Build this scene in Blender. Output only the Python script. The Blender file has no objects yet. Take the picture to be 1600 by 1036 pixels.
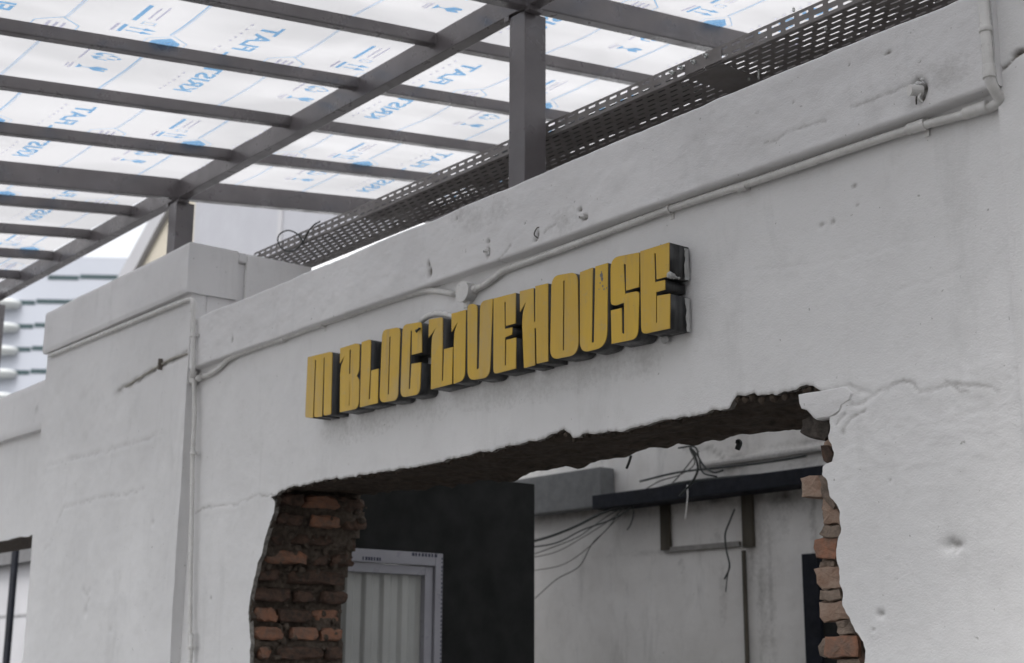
import bpy, bmesh, math, random
import numpy as np
from mathutils import Vector, Matrix
from mathutils.geometry import tessellate_polygon
random.seed(7)
rng = np.random.RandomState(11)
scn = bpy.context.scene
COL = scn.collection

# ------------------------------------------------------------------ camera
# world: X runs along the wall towards the camera's right, Y into the building, Z up, metres
FP = 2222.0
CX, CY = 800.0, 518.0
def _d(x, y):
    a = np.array([x - CX, CY - y, -FP]); return a / np.linalg.norm(a)
AZ = _d(845, -8871)
AX = -_d(-1040, 1035)
AX = AX - AZ * (AX @ AZ); AX /= np.linalg.norm(AX)
AY = np.cross(AZ, AX)
RW = np.array([AX, AY, AZ])                       # world <- camera
def ray(px, py):
    return RW @ np.array([(px - CX) / FP, -(py - CY) / FP, -1.0])
EYE = np.array([0.0, -3.4 * ray(1300, 800)[1], 1.6])
cam = bpy.data.objects.new('camera', bpy.data.cameras.new('camera'))
COL.objects.link(cam)
M = Matrix([list(RW[0]) + [EYE[0]], list(RW[1]) + [EYE[1]], list(RW[2]) + [EYE[2]], [0, 0, 0, 1]])
cam.matrix_world = M
cam.data.sensor_width = 36.0
cam.data.lens = FP * 36 / 1600
cam.data.clip_start = 0.05
cam.data.clip_end = 2000
cam.data.dof.use_dof = True
cam.data.dof.focus_distance = 3.75
cam.data.dof.aperture_fstop = 4.6
scn.camera = cam

# ------------------------------------------------------------------ world, sun, exposure
SUN_EL, SUN_ROT = math.radians(58), math.radians(150)
w = bpy.data.worlds.new('World'); scn.world = w; w.use_nodes = True
nt = w.node_tree; nt.nodes.clear()
sky = nt.nodes.new('ShaderNodeTexSky'); sky.sky_type = 'NISHITA'; sky.sun_disc = False
sky.sun_elevation = SUN_EL; sky.sun_rotation = SUN_ROT; sky.dust_density = 4; sky.air_density = 1
hs = nt.nodes.new('ShaderNodeHueSaturation'); hs.inputs['Saturation'].default_value = 0.14   # overcast: grey white sky
hs.inputs['Value'].default_value = 1.0
bg = nt.nodes.new('ShaderNodeBackground'); bg.inputs['Strength'].default_value = 0.15
wo = nt.nodes.new('ShaderNodeOutputWorld')
nt.links.new(sky.outputs[0], hs.inputs['Color']); nt.links.new(hs.outputs[0], bg.inputs['Color'])
nt.links.new(bg.outputs[0], wo.inputs['Surface'])
sl = bpy.data.lights.new('sun', 'SUN'); sl.energy = 1.0; sl.angle = math.radians(25); sl.color = (1, .97, .94)
so = bpy.data.objects.new('sun', sl); COL.objects.link(so)
# light travels from the sun: azimuth as the sky texture measures it
sdir = Vector((math.sin(SUN_ROT) * math.cos(SUN_EL), math.cos(SUN_ROT) * math.cos(SUN_EL), math.sin(SUN_EL)))
so.rotation_euler = sdir.to_track_quat('Z', 'Y').to_euler()
scn.view_settings.view_transform = 'Standard'
scn.view_settings.look = 'None'
scn.view_settings.exposure = 1.09
scn.view_settings.gamma = 1.0
scn.view_settings.use_curve_mapping = False
scn.cycles.max_bounces = 10; scn.cycles.transmission_bounces = 6
scn.cycles.diffuse_bounces = 5
scn.cycles.use_denoising = True
scn.cycles.sample_clamp_indirect = 6

# ------------------------------------------------------------------ measuring helpers: a sight line met with a real plane
def pl(px, py, ax, val):
    r = ray(px, py); t = (val - EYE[ax]) / r[ax]; return EYE + t * r
def W(px, py, y=0.0): return pl(px, py, 1, y)
ROOF0, ROOFS = 4.055, 0.125
def roof_z(y): return ROOF0 + ROOFS * (y - 0.3)

# ------------------------------------------------------------------ object helpers
def link(o, parent=None):
    COL.objects.link(o)
    if parent is not None: o.parent = parent
    return o
def tag(o, label=None, cat=None, group=None, kind=None):
    if label: o['label'] = label
    if cat: o['category'] = cat
    if group: o['group'] = group
    if kind: o['kind'] = kind
    return o
def empty(name, loc, label, cat, group=None):
    o = bpy.data.objects.new(name, None); o.location = loc; o.empty_display_size = .1
    COL.objects.link(o); return tag(o, label, cat, group)
def meshobj(name, verts, faces, mat, parent=None, smooth=False, attr=None):
    me = bpy.data.meshes.new(name)
    me.from_pydata([tuple(map(float, v)) for v in verts], [], faces); me.update()
    if mat: me.materials.append(mat)
    if smooth: me.polygons.foreach_set('use_smooth', [True] * len(me.polygons))
    if attr is not None:
        a = me.attributes.new('dirt_shade', 'FLOAT', 'POINT'); a.data.foreach_set('value', np.asarray(attr, dtype=np.float32))
    o = bpy.data.objects.new(name, me)
    place(o, parent); return o
def place(o, parent):
    # keeps world coordinates in the mesh while the parent empty sits at the thing's base
    COL.objects.link(o)
    if parent is not None:
        o.parent = parent
        off = Vector((0, 0, 0)); p = parent
        while p is not None: off += p.location; p = p.parent
        o.location = -off
def bmobj(name, bm, mat, parent=None, smooth=False):
    me = bpy.data.meshes.new(name); bm.to_mesh(me); bm.free()
    if mat: me.materials.append(mat)
    if smooth: me.polygons.foreach_set('use_smooth', [True] * len(me.polygons))
    o = bpy.data.objects.new(name, me); place(o, parent); return o
def add_box(bm, x0, x1, y0, y1, z0, z1):
    v = [bm.verts.new(p) for p in [(x0,y0,z0),(x1,y0,z0),(x1,y1,z0),(x0,y1,z0),(x0,y0,z1),(x1,y0,z1),(x1,y1,z1),(x0,y1,z1)]]
    for f in [(0,3,2,1),(4,5,6,7),(0,1,5,4),(1,2,6,5),(2,3,7,6),(3,0,4,7)]: bm.faces.new([v[i] for i in f])
    return v
def box(name, x0, x1, y0, y1, z0, z1, mat, parent=None, bev=0.0):
    bm = bmesh.new(); add_box(bm, x0, x1, y0, y1, z0, z1)
    if bev: bmesh.ops.bevel(bm, geom=bm.edges[:], offset=bev, segments=2, profile=.7, affect='EDGES')
    return bmobj(name, bm, mat, parent)
def smooth_path(pts, n=6):
    P = [Vector(p) for p in pts]; P = [P[0] * 2 - P[1]] + P + [P[-1] * 2 - P[-2]]; out = []
    for i in range(1, len(P) - 2):
        a, b, c, d = P[i-1], P[i], P[i+1], P[i+2]
        for k in range(n):
            t = k / n
            out.append(0.5 * ((2*b) + (c-a)*t + (2*a-5*b+4*c-d)*t*t + (3*b-a-3*c+d)*t**3))
    out.append(P[-2]); return out
def fillet(pts, r, n=5):
    P = [Vector(p) for p in pts]; out = [P[0]]
    for i in range(1, len(P) - 1):
        a = (P[i-1] - P[i]); b = (P[i+1] - P[i]); rr = min(r, a.length * .45, b.length * .45)
        s = P[i] + a.normalized() * rr; e = P[i] + b.normalized() * rr
        for k in range(n + 1):
            t = k / n; out.append(s * (1-t)**2 + P[i] * 2*t*(1-t) + e * t*t)
    out.append(P[-1]); return out
def add_tube(bm, path, r, seg=12, caps=True):
    P = [Vector(p) for p in path]; rings = []; up = None
    for i, p in enumerate(P):
        t = ((P[i+1] - p) if i == 0 else (p - P[i-1]) if i == len(P)-1 else (P[i+1] - P[i-1])).normalized()
        if up is None:
            up = Vector((0, 0, 1)) if abs(t.z) < .9 else Vector((0, 1, 0))
        u = (up - t * up.dot(t)).normalized(); up = u; v = t.cross(u)
        rr = r[i] if isinstance(r, (list, tuple)) else r
        rings.append([bm.verts.new(p + (u * math.cos(2*math.pi*k/seg) + v * math.sin(2*math.pi*k/seg)) * rr) for k in range(seg)])
    for a, b in zip(rings, rings[1:]):
        for k in range(seg): bm.faces.new([a[k], a[(k+1) % seg], b[(k+1) % seg], b[k]])
    if caps: bm.faces.new(rings[0][::-1]); bm.faces.new(rings[-1])
def tube(name, path, r, mat, parent=None, seg=12):
    bm = bmesh.new(); add_tube(bm, path, r, seg); return bmobj(name, bm, mat, parent, True)

# numpy lattice noise for plaster relief
def vn(x, y, s, seed):
    x = np.asarray(x) / s + seed * 13.7; y = np.asarray(y) / s + seed * 7.3
    xi = np.floor(x).astype(np.int64); yi = np.floor(y).astype(np.int64)
    fx = x - xi; fy = y - yi; fx = fx*fx*(3-2*fx); fy = fy*fy*(3-2*fy)
    def h(a, b):
        n = (a * 374761393 + b * 668265263 + seed * 974711) & 0x7fffffff
        n = ((n ^ (n >> 13)) * 1274126177) & 0x7fffffff
        return ((n ^ (n >> 16)) & 0xffff) / 65535.0 * 2 - 1
    return (h(xi, yi)*(1-fx) + h(xi+1, yi)*fx)*(1-fy) + (h(xi, yi+1)*(1-fx) + h(xi+1, yi+1)*fx)*fy
def fbm(x, y, s, seed, o=4):
    t = 0; a = 1
    for k in range(o): t = t + a * vn(x, y, s / 2**k, seed + k); a *= .5
    return t
def seg_dist(x, z, a, b):
    ax, az = a; bx, bz = b; dx, dz = bx-ax, bz-az
    t = np.clip(((x-ax)*dx + (z-az)*dz) / (dx*dx + dz*dz + 1e-12), 0, 1)
    return np.hypot(x - ax - t*dx, z - az - t*dz)
def crack_field(x, z, lines, seed=3):
    wob = .008 * fbm(x, z, .05, seed, 3); wob2 = .008 * fbm(x, z, .05, seed + 9, 3)
    d = np.full(np.shape(x), 9.0)
    for ln in lines:
        for a, b in zip(ln, ln[1:]): d = np.minimum(d, seg_dist(x + wob, z + wob2, a, b))
    return d

# ------------------------------------------------------------------ materials
def mat_new(name):
    m = bpy.data.materials.new(name); m.use_nodes = True
    n = m.node_tree; b = n.nodes['Principled BSDF']; return m, n, b
def coords(n, scale=1.0, stretch=(1, 1, 1)):
    g = n.nodes.new('ShaderNodeNewGeometry'); mp = n.nodes.new('ShaderNodeMapping')
    mp.inputs['Scale'].default_value = [scale * s for s in stretch]
    n.links.new(g.outputs['Position'], mp.inputs['Vector']); return mp.outputs[0]
def noise(n, co, sc, det=6, rough=.6, dist=0):
    t = n.nodes.new('ShaderNodeTexNoise'); t.inputs['Scale'].default_value = sc; t.inputs['Detail'].default_value = det
    t.inputs['Roughness'].default_value = rough; t.inputs['Distortion'].default_value = dist
    n.links.new(co, t.inputs['Vector']); return t.outputs['Fac']
def ramp(n, fac, stops):
    r = n.nodes.new('ShaderNodeValToRGB'); e = r.color_ramp.elements
    while len(e) < len(stops): e.new(.5)
    for i, (p, c) in enumerate(stops):
        e[i].position = p; e[i].color = (c, c, c, 1) if not isinstance(c, tuple) else (*c, 1)
    n.links.new(fac, r.inputs[0]); return r.outputs[0]
def mix(n, fac, a, b, mode='MIX'):
    m = n.nodes.new('ShaderNodeMix'); m.data_type = 'RGBA'; m.blend_type = mode
    for s, v in ((m.inputs[0], fac), (m.inputs[6], a), (m.inputs[7], b)):
        if hasattr(v, 'is_linked') or hasattr(v, 'links'): n.links.new(v, s)
        elif isinstance(v, (int, float)): s.default_value = v
        else: s.default_value = (*v, 1)
    return m.outputs[2]
def bump(n, b, h, strength, dist, prev=None):
    t = n.nodes.new('ShaderNodeBump'); t.inputs['Strength'].default_value = strength; t.inputs['Distance'].default_value = dist
    n.links.new(h, t.inputs['Height'])
    if prev is not None: n.links.new(prev, t.inputs['Normal'])
    n.links.new(t.outputs[0], b.inputs['Normal']); return t.outputs[0]

def plaster(name, c=(.80, .795, .795), c2=(.71, .705, .705), dirt_shade_c=(.16, .145, .125), stain=.28, rough=.7):
    m, n, b = mat_new(name); co = coords(n)
    big = noise(n, co, 1.3, 5, .6, .4); mid = noise(n, co, 9, 6, .65)
    col = mix(n, ramp(n, big, [(.35, 0.0), (.7, 1.0)]), c, c2)
    col = mix(n, ramp(n, mid, [(.52, 0.0), (.8, .45)]), col, (c2[0]*.86, c2[1]*.86, c2[2]*.85))
    st = noise(n, coords(n, 1, (3.5, 3.5, .7)), 2.0, 7, .7, .3)                 # streaks running down
    col = mix(n, ramp(n, st, [(.56, 0.0), (.78, stain)]), col, (.40, .395, .385))
    sp = noise(n, co, 62, 2, .5)
    col = mix(n, ramp(n, sp, [(.735, 0.0), (.76, .55)]), col, (.25, .24, .22))
    at = n.nodes.new('ShaderNodeAttribute'); at.attribute_name = 'dirt_shade'
    dn = noise(n, co, 55, 5, .7)
    md = n.nodes.new('ShaderNodeMath'); md.operation = 'MULTIPLY_ADD'; n.links.new(dn, md.inputs[0]); md.inputs[1].default_value = .7
    ms = n.nodes.new('ShaderNodeMath'); ms.operation = 'SUBTRACT'; n.links.new(at.outputs['Fac'], ms.inputs[0]); ms.inputs[1].default_value = .35
    n.links.new(ms.outputs[0], md.inputs[2])
    msk = n.nodes.new('ShaderNodeMath'); msk.operation = 'MULTIPLY'; msk.use_clamp = True
    n.links.new(md.outputs[0], msk.inputs[0])
    gt = n.nodes.new('ShaderNodeMath'); gt.operation = 'GREATER_THAN'; n.links.new(at.outputs['Fac'], gt.inputs[0]); gt.inputs[1].default_value = .02
    n.links.new(gt.outputs[0], msk.inputs[1])
    col = mix(n, msk.outputs[0], col, dirt_shade_c)
    n.links.new(col, b.inputs['Base Color']); b.inputs['Roughness'].default_value = rough
    b.inputs['Specular IOR Level'].default_value = .3
    p1 = bump(n, b, mid, .18, .012)
    p2 = bump(n, b, noise(n, coords(n, 1, (1, 1, 1.6)), 48, 8, .75), .3, .004, p1)
    p3 = bump(n, b, noise(n, co, 210, 3, .6), .55, .002, p2)
    bump(n, b, noise(n, coords(n, 1, (1, 1, 2.2)), 95, 5, .8, 1.2), .22, .003, p3)
    return m
def simple(name, c, rough=.5, metal=0.0, var=.25, scale=14, bmp=.2, dist=.002, spec=.5, stretch=(1, 1, 1), dark=None):
    m, n, b = mat_new(name); co = coords(n, 1, stretch)
    f = noise(n, co, scale, 7, .65)
    d = dark or tuple(v * (1 - var) for v in c)
    n.links.new(mix(n, ramp(n, f, [(.35, 0.0), (.68, 1.0)]), d, c), b.inputs['Base Color'])
    rr = ramp(n, noise(n, co, scale * 2.3, 4, .6), [(.3, max(0, rough - .12)), (.7, min(1, rough + .12))])
    n.links.new(rr, b.inputs['Roughness'])
    b.inputs['Metallic'].default_value = metal; b.inputs['Specular IOR Level'].default_value = spec
    bump(n, b, noise(n, co, scale * 5, 6, .7), bmp, dist); return m

MP = plaster('white_plaster')
MPB = plaster('parapet_plaster', (.80, .793, .795), (.71, .703, .707), stain=.25)
MPS = plaster('old_white_plaster', (.74, .73, .715), (.56, .545, .525), dirt_shade_c=(.055, .047, .038), stain=.8)
MPIPE = simple('painted_conduit', (.74, .73, .71), .34, 0, .16, 20, .15, .001)
MEDGE = simple('broken_plaster_edge', (.42, .40, .37), .9, 0, .55, 60, .9, .006)
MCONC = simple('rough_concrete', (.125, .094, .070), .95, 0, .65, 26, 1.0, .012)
MMORT = simple('lime_mortar', (.175, .138, .108), .97, 0, .62, 42, 1.0, .010)
MBRICK = simple('orange_brick', (.37, .17, .10), .9, 0, .45, 24, 1.0, .006, dark=(.19, .13, .10))
MBRICKP = simple('pale_dusty_brick', (.38, .29, .23), .92, 0, .4, 22, 1.0, .006, dark=(.27, .17, .12))
MBRICKD = simple('sooty_brick', (.15, .088, .062), .95, 0, .55, 30, 1.0, .008, dark=(.055, .040, .032))
MSTEEL = simple('grey_brown_steel_paint', (.150, .137, .143), .33, .1, .30, 4, .2, .0015, spec=.7)
MTRAY = simple('dull_galvanised_steel', (.27, .255, .25), .6, .2, .3, 9, .12, .001, dark=(.19, .175, .17))
MBOLT = simple('zinc_bolt', (.72, .74, .72), .4, .5)
MBLACK = simple('black_sign_edge', (.085, .085, .085), .42, 0, .5, 38, .3, .001, stretch=(1, 1, .12), dark=(.016, .017, .019))
MNAVY = simple('navy_steel', (.009, .011, .018), .75, 0, .4, 12, spec=.25)
MDARKW = simple('charcoal_wall_paint', (.0065, .0078, .0075), .85, 0, .3, 3, .1)
MWIRE = simple('black_cable', (.02, .026, .024), .5, 0, .3, 20)
MWIREB = simple('worn_grey_cable', (.10, .095, .085), .6, 0, .3, 20)
MWPVC = simple('film_wrapped_white_frame', (.34, .34, .38), .35, 0, .12, 6)
MCORR = simple('pale_corrugated_panel', (.50, .51, .495), .5, 0, .15, 2)
MBLUEINK = simple('dark_blue_ink', (.03, .035, .075), .5)
MWOODD = simple('rotten_wood', (.085, .074, .056), .9, 0, .5, 20, .8, .004, stretch=(1, 1, .1))
MCHIP = simple('white_torn_board', (.62, .62, .61), .6, 0, .35, 40, .7, .004, stretch=(1, 1, .2))

def yellow_face():
    m, n, b = mat_new('aged_yellow_acrylic'); co = coords(n)
    col = mix(n, ramp(n, noise(n, coords(n, 1, (1, 1, .35)), 7, 6, .65, .3), [(.35, 0.0), (.72, 1.0)]), (.66, .415, .030), (.55, .345, .045))
    col = mix(n, ramp(n, noise(n, co, 34, 6, .7), [(.57, 0.0), (.74, .5)]), col, (.42, .33, .17))
    col = mix(n, ramp(n, noise(n, co, 130, 3, .6), [(.72, 0.0), (.76, .8)]), col, (.17, .13, .09))
    col = mix(n, ramp(n, noise(n, coords(n, 1, (1, 1, .6)), 3.2, 4, .6, .8), [(.50, 0.0), (.66, .7)]), col, (.50, .36, .14))
    col = mix(n, ramp(n, noise(n, coords(n, 1, (2.5, 2.5, .25)), 9, 6, .7, .4), [(.54, 0.0), (.70, .6)]), col, (.40, .27, .10))
    n.links.new(col, b.inputs['Base Color'])
    n.links.new(ramp(n, noise(n, co, 16, 5, .6), [(.3, .28), (.7, .5)]), b.inputs['Roughness'])
    bump(n, b, noise(n, co, 5, 2, .5), .25, .006); return m
MYEL = yellow_face()

def sheet_mat():
    m = bpy.data.materials.new('milky_roof_sheet'); m.use_nodes = True; n = m.node_tree; n.nodes.clear()
    out = n.nodes.new('ShaderNodeOutputMaterial')
    co = coords(n)
    f = noise(n, coords(n, 1, (1.0, .35, 1)), 2.6, 3, .5, .6)  # soft colour streaks stand in for shading on the waves of the sheet
    c = mix(n, ramp(n, f, [(.38, 0.0), (.62, 1.0)]), (.335, .336, .345), (.405, .405, .415))
    tr = n.nodes.new('ShaderNodeBsdfTranslucent'); n.links.new(c, tr.inputs[0])
    df = n.nodes.new('ShaderNodeBsdfDiffuse'); df.inputs[0].default_value = (.8, .8, .8, 1)
    gl = n.nodes.new('ShaderNodeBsdfGlossy'); gl.inputs['Roughness'].default_value = .12
    m1 = n.nodes.new('ShaderNodeMixShader'); m1.inputs[0].default_value = .16
    n.links.new(tr.outputs[0], m1.inputs[1]); n.links.new(df.outputs[0], m1.inputs[2])
    m2 = n.nodes.new('ShaderNodeMixShader'); m2.inputs[0].default_value = .07
    n.links.new(m1.outputs[0], m2.inputs[1]); n.links.new(gl.outputs[0], m2.inputs[2])
    n.links.new(m2.outputs[0], out.inputs[0]); return m
def ink_mat(name, c):
    m = bpy.data.materials.new(name); m.use_nodes = True; n = m.node_tree; n.nodes.clear()
    out = n.nodes.new('ShaderNodeOutputMaterial')
    f = noise(n, coords(n), 9, 4, .6)
    cc = mix(n, ramp(n, f, [(.4, 0.0), (.75, .6)]), c, tuple(min(1, v * 1.15 + .1) for v in c))
    tr = n.nodes.new('ShaderNodeBsdfTranslucent'); n.links.new(cc, tr.inputs[0])
    df = n.nodes.new('ShaderNodeBsdfDiffuse'); df.inputs[0].default_value = (*[v * .7 for v in c], 1)
    mx = n.nodes.new('ShaderNodeMixShader'); mx.inputs[0].default_value = .06
    n.links.new(tr.outputs[0], mx.inputs[1]); n.links.new(df.outputs[0], mx.inputs[2])
    n.links.new(mx.outputs[0], out.inputs[0]); return m
MSHEET = sheet_mat()
MINK = ink_mat('blue_film_ink', (.30, .56, .86))
MINKL = ink_mat('pale_blue_film_ink', (.58, .72, .92))
MINKG = ink_mat('faint_grey_film_ink', (.62, .62, .74))
MINKW = ink_mat('unprinted_film', (.93, .94, .97))

# ------------------------------------------------------------------ ground
GM = simple('worn_concrete_ground', (.14, .137, .135), .9, 0, .3, 3, .4, .004)
g = meshobj('ground', [(-600, -600, 0), (600, -600, 0), (600, 600, 0), (-600, 600, 0)], [(0, 1, 2, 3)], GM)
tag(g, 'grey concrete ground in front of the wall', kind='structure')

# ------------------------------------------------------------------ outlines of the broken opening (measured on the wall plane)
def prof(pts, y=0.0): return [(W(a, b, y)[0], W(a, b, y)[2]) for a, b in pts]
TOP = prof([(423,776),(438,770),(449,763),(485,755),(512,750),(560,743),(600,737),(636,731),(684,723),(733,711),(752,706),(768,704),
            (800,697),(826,690),(853,683),(872,674),(880,671),(888,676),(895,683),(919,676),(928,678),(963,672),(974,673),(1000,665),(1016,661),
            (1042,656),(1082,648),(1104,646),(1112,639),(1125,640),(1139,636),(1146,625),(1152,619),(1165,618),(1179,614),(1187,620),(1203,618),(1218,615),
            (1232,612),(1245,611),(1255,604),(1262,600),(1272,600),(1280,606),(1286,612),(1300,613),(1312,625)])
RIGHT = prof([(1318,634),(1313,644),(1300,653),(1299,665),(1295,682),(1299,695),(1302,707),(1301,720),(1288,729),(1287,741),(1292,752),(1297,762),
              (1307,788),(1312,797),(1313,823),(1309,843),(1307,872),(1312,888),(1316,917),(1318,940),(1325,958),(1330,969),(1339,985),(1347,995),(1351,1008),(1352,1040)])
LEFT = prof([(430,784),(428,800),(422,820),(413,846),(409,865),(402,882),(397,907),(391,933),(389,959),(390,985),(391,1005),(389,1040)])
def rough_line(P, amp, seed, step=.006):
    out = []
    for a, b in zip(P, P[1:]):
        L = math.hypot(b[0]-a[0], b[1]-a[1]); k = max(1, int(L / step))
        for i in range(k):
            t = i / k; x = a[0] + (b[0]-a[0])*t; z = a[1] + (b[1]-a[1])*t
            nx, nz = -(b[1]-a[1]) / (L+1e-9), (b[0]-a[0]) / (L+1e-9)
            d = amp * float(fbm(x*1.0, z*1.0, .026, seed, 4)); out.append((x + nx*d, z + nz*d))
    out.append(P[-1]); return out
TOPR = rough_line(TOP, .005, 5); RIGHTR = rough_line(RIGHT, .0055, 6); LEFTR = rough_line(LEFT, .004, 7)
zl, zr = LEFTR[-1], RIGHTR[-1]
LEFTX = LEFTR + [(zl[0] - .01, 1.2), (zl[0] + .005, .6), (zl[0], -.02)]
RIGHTX = RIGHTR + [(zr[0] + .02, 1.3), (zr[0] + .01, .7), (zr[0], -.02)]
HOLE = LEFTX[::-1] + TOPR + RIGHTX
def interp(P, ax, v):
    Q = sorted([(p[ax], p[1-ax]) for p in P]); a = np.array(Q)
    return float(np.interp(v, a[:, 0], a[:, 1]))
SW = rough_line([(-9.4, 2.262), (-7.22, 2.262)], .008, 8)
HOLE2 = [(-9.4, -.02)] + SW + [(-7.22, -.02)]

def inside(P, x, z):
    P = np.array(P); c = np.zeros(x.shape, bool); j = len(P) - 1
    for i in range(len(P)):
        xi, zi = P[i]; xj, zj = P[j]
        if zi != zj:
            m = ((zi > z) != (zj > z)) & (x < (xj-xi)*(z-zi)/(zj-zi) + xi); c ^= m
        j = i
    return c
def spaced(segs):
    out = []
    for a, b, s in segs:
        k = max(1, int(round((b-a)/s))); out += [a + (b-a)*i/k for i in range(k)]
    out.append(segs[-1][1]); return np.array(out)

def plaster_grid(name, xs, zs, yf, disp, dirt_shade, mat, parent, holes=(), thick=.018, zedge=None):
    X, Z = np.meshgrid(xs, zs); nx, nz = len(xs), len(zs)
    if zedge is not None: Z = zedge(X, Z)
    Xc = (X[:-1, :-1] + X[1:, 1:]) / 2; Zc = (Z[:-1, :-1] + Z[1:, 1:]) / 2
    keep = np.ones(Xc.shape, bool)
    bnd = np.zeros(X.shape, bool)
    for H in holes:
        k = ~inside(H, Xc, Zc); keep &= k
    if len(holes):
        t = np.zeros(X.shape, bool); f = np.zeros(X.shape, bool)
        for dz in (0, 1):
            for dx in (0, 1):
                sl_ = (slice(dz, dz + keep.shape[0]), slice(dx, dx + keep.shape[1]))
                t[sl_] |= keep; f[sl_] |= ~keep
        bnd = t & f
        iz, ix = np.nonzero(bnd)
        for a, b in zip(iz, ix):
            best = None
            for H in holes:
                Hn = np.array(H); A = Hn; B = np.roll(Hn, -1, 0); D = B - A
                tt = np.clip(((X[a, b]-A[:, 0])*D[:, 0] + (Z[a, b]-A[:, 1])*D[:, 1]) / ((D**2).sum(1)+1e-12), 0, 1)
                q = A + D*tt[:, None]; dd = np.hypot(q[:, 0]-X[a, b], q[:, 1]-Z[a, b]); i = dd.argmin()
                if best is None or dd[i] < best[0]: best = (dd[i], q[i])
            if best[0] < .012: X[a, b], Z[a, b] = best[1]
    Y = yf + disp(X, Z); D_ = dirt_shade(X, Z)
    V = np.stack([X, Y, Z], -1).reshape(-1, 3)
    idx = np.arange(nx*nz).reshape(nz, nx)
    q = np.stack([idx[:-1, :-1], idx[:-1, 1:], idx[1:, 1:], idx[1:, :-1]], -1)[keep]
    faces = q.tolist()
    used = np.zeros(nx*nz, bool); used[q.ravel()] = True
    remap = -np.ones(nx*nz, int); remap[used] = np.arange(used.sum())
    V2 = V[used]; D2 = D_.reshape(-1)[used]; faces = remap[q].tolist()
    me = bpy.data.meshes.new(name)
    me.from_pydata(V2.tolist(), [], faces); me.update()
    me.materials.append(mat); me.polygons.foreach_set('use_smooth', [True]*len(me.polygons))
    at = me.attributes.new('dirt_shade', 'FLOAT', 'POINT'); at.data.foreach_set('value', D2.astype(np.float32))
    o = bpy.data.objects.new(name, me); place(o, parent)
    rim = None
    if len(holes):
        cnt = {}
        for fq in faces:
            for i in range(4):
                e = (fq[i], fq[(i+1) % 4]); cnt[tuple(sorted(e))] = cnt.get(tuple(sorted(e)), []) + [e]
        rv, rf = [], []
        x0, x1, z0, z1 = xs[0], xs[-1], zs[0], zs[-1]
        for k, es in cnt.items():
            if len(es) == 1:
                a, b = es[0]; A, B = V2[a], V2[b]
                if min(abs(A[0]-x0)+abs(B[0]-x0), abs(A[0]-x1)+abs(B[0]-x1), abs(A[2]-z0)+abs(B[2]-z0), abs(A[2]-z1)+abs(B[2]-z1)) < 1e-6: continue
                n0 = len(rv)
                rv += [A, B, (B[0], yf+thick, B[2]), (A[0], yf+thick, A[2])]; rf.append((n0+1, n0, n0+3, n0+2))
        rim = meshobj('plaster_edge', rv, rf, MEDGE, parent)
    return o

# ------------------------------------------------------------------ the broken white wall
wall = empty('broken_wall', (-3.5, 0, 0), 'white plastered brick wall with a ragged opening knocked through under the yellow sign', 'wall')
crk = [prof([(1286,612),(1330,603),(1345,612),(1362,614)]), prof([(1330,628),(1352,624),(1372,612),(1390,602),(1420,597),(1440,612),(1470,606),(1500,596),(1530,600),(1560,612)]),
       prof([(1352,640),(1330,655),(1322,672)]), prof([(425,772),(400,776),(385,783),(360,788),(330,792),(305,800)]),
       prof([(1320,645),(1312,660)]), prof([(1480,597),(1500,604),(1520,612)])]
fine = [prof([(1180,425),(1260,412),(1330,400),(1390,384),(1440,378)]), prof([(1400,455),(1440,440),(1500,425)])]
dents = [(W(1490,852), .022, .014, .022), (W(1377,960), .010, .008, .012), (W(1365,985), .005, .004, .006), (W(1282,352), .012, .008, .006),
         (W(1333,291), .008, .006, .006), (W(1300,347), .006, .01, .006), (W(1338,321), .005, .005, .006), (W(300,935), .008, .006, .01),
         (W(330,935), .008, .01, .008), (W(1392,752), .004, .004, .006), (W(1402,905), .003, .003, .005), (W(520,680), .003, .003, .004), (W(545,727), .004, .003, .004)]
def wall_disp(x, z):
    low = 1 / (1 + np.exp(-(2.29 - z) / .02)) * (1 / (1 + np.exp(-(x + 2.4) / .1)))
    d = .0035 * fbm(x, z, .5, 21, 3) + .0012 * fbm(x, z, .07, 31, 3)
    d = d - low * (.003 + .0012 * (1 - 2*np.abs(fbm(x + .02*vn(x, z, .05, 44), z*1.5, .075, 41, 4))).clip(-.3, 1) * (0.5 + .5*np.tanh((z-1.95)/.1)))
    c = crack_field(x, z, crk); d = d + .0032 * np.exp(-(c/.0032)**2) * (.55 + .45*vn(x, z, .05, 77)) - .0008*np.exp(-((c-.016)/.014)**2)*(1+vn(x, z, .04, 78))
    c2 = crack_field(x, z, fine); d = d + .0009 * np.exp(-(c2/.006)**2)
    for p, a, b, dep in dents: d = d + .6*dep * (1 + .7*fbm(x, z, .012, 46, 2)) * np.exp(-((x-p[0])/a)**2 - ((z-p[2])/b)**2)
    return d
def wall_dirt_shade(x, z):
    c = crack_field(x, z, crk); d = .55 * (.5+.5*vn(x, z, .06, 79)) * np.exp(-(c/.004)**2)
    for p, a, b, dep in dents: d = np.maximum(d, .55 * np.exp(-((x-p[0]-.2*a)/a/.8)**2 - ((z-p[2]-.4*b)/b/.6)**2))
    # grime below the sign, with the shade of the letters painted in
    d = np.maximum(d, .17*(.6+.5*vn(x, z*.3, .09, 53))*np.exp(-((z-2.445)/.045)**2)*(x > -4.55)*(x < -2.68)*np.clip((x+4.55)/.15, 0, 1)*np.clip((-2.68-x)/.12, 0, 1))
    # soot line where the opening was hammered out
    hx = np.interp(x, [p[0] for p in TOPR], [p[1] for p in TOPR]); e = z - hx
    d = np.maximum(d, .62 * np.exp(-(e/.006)**2) * ((x > -4.88) & (x < -2.1)))
    return np.clip(d, 0, 1)
xs = spaced([(-9.9, -7.2, .06), (-7.2, -5.75, .1), (-5.75, -1.5, .0048), (-1.5, .6, .1)])
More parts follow.
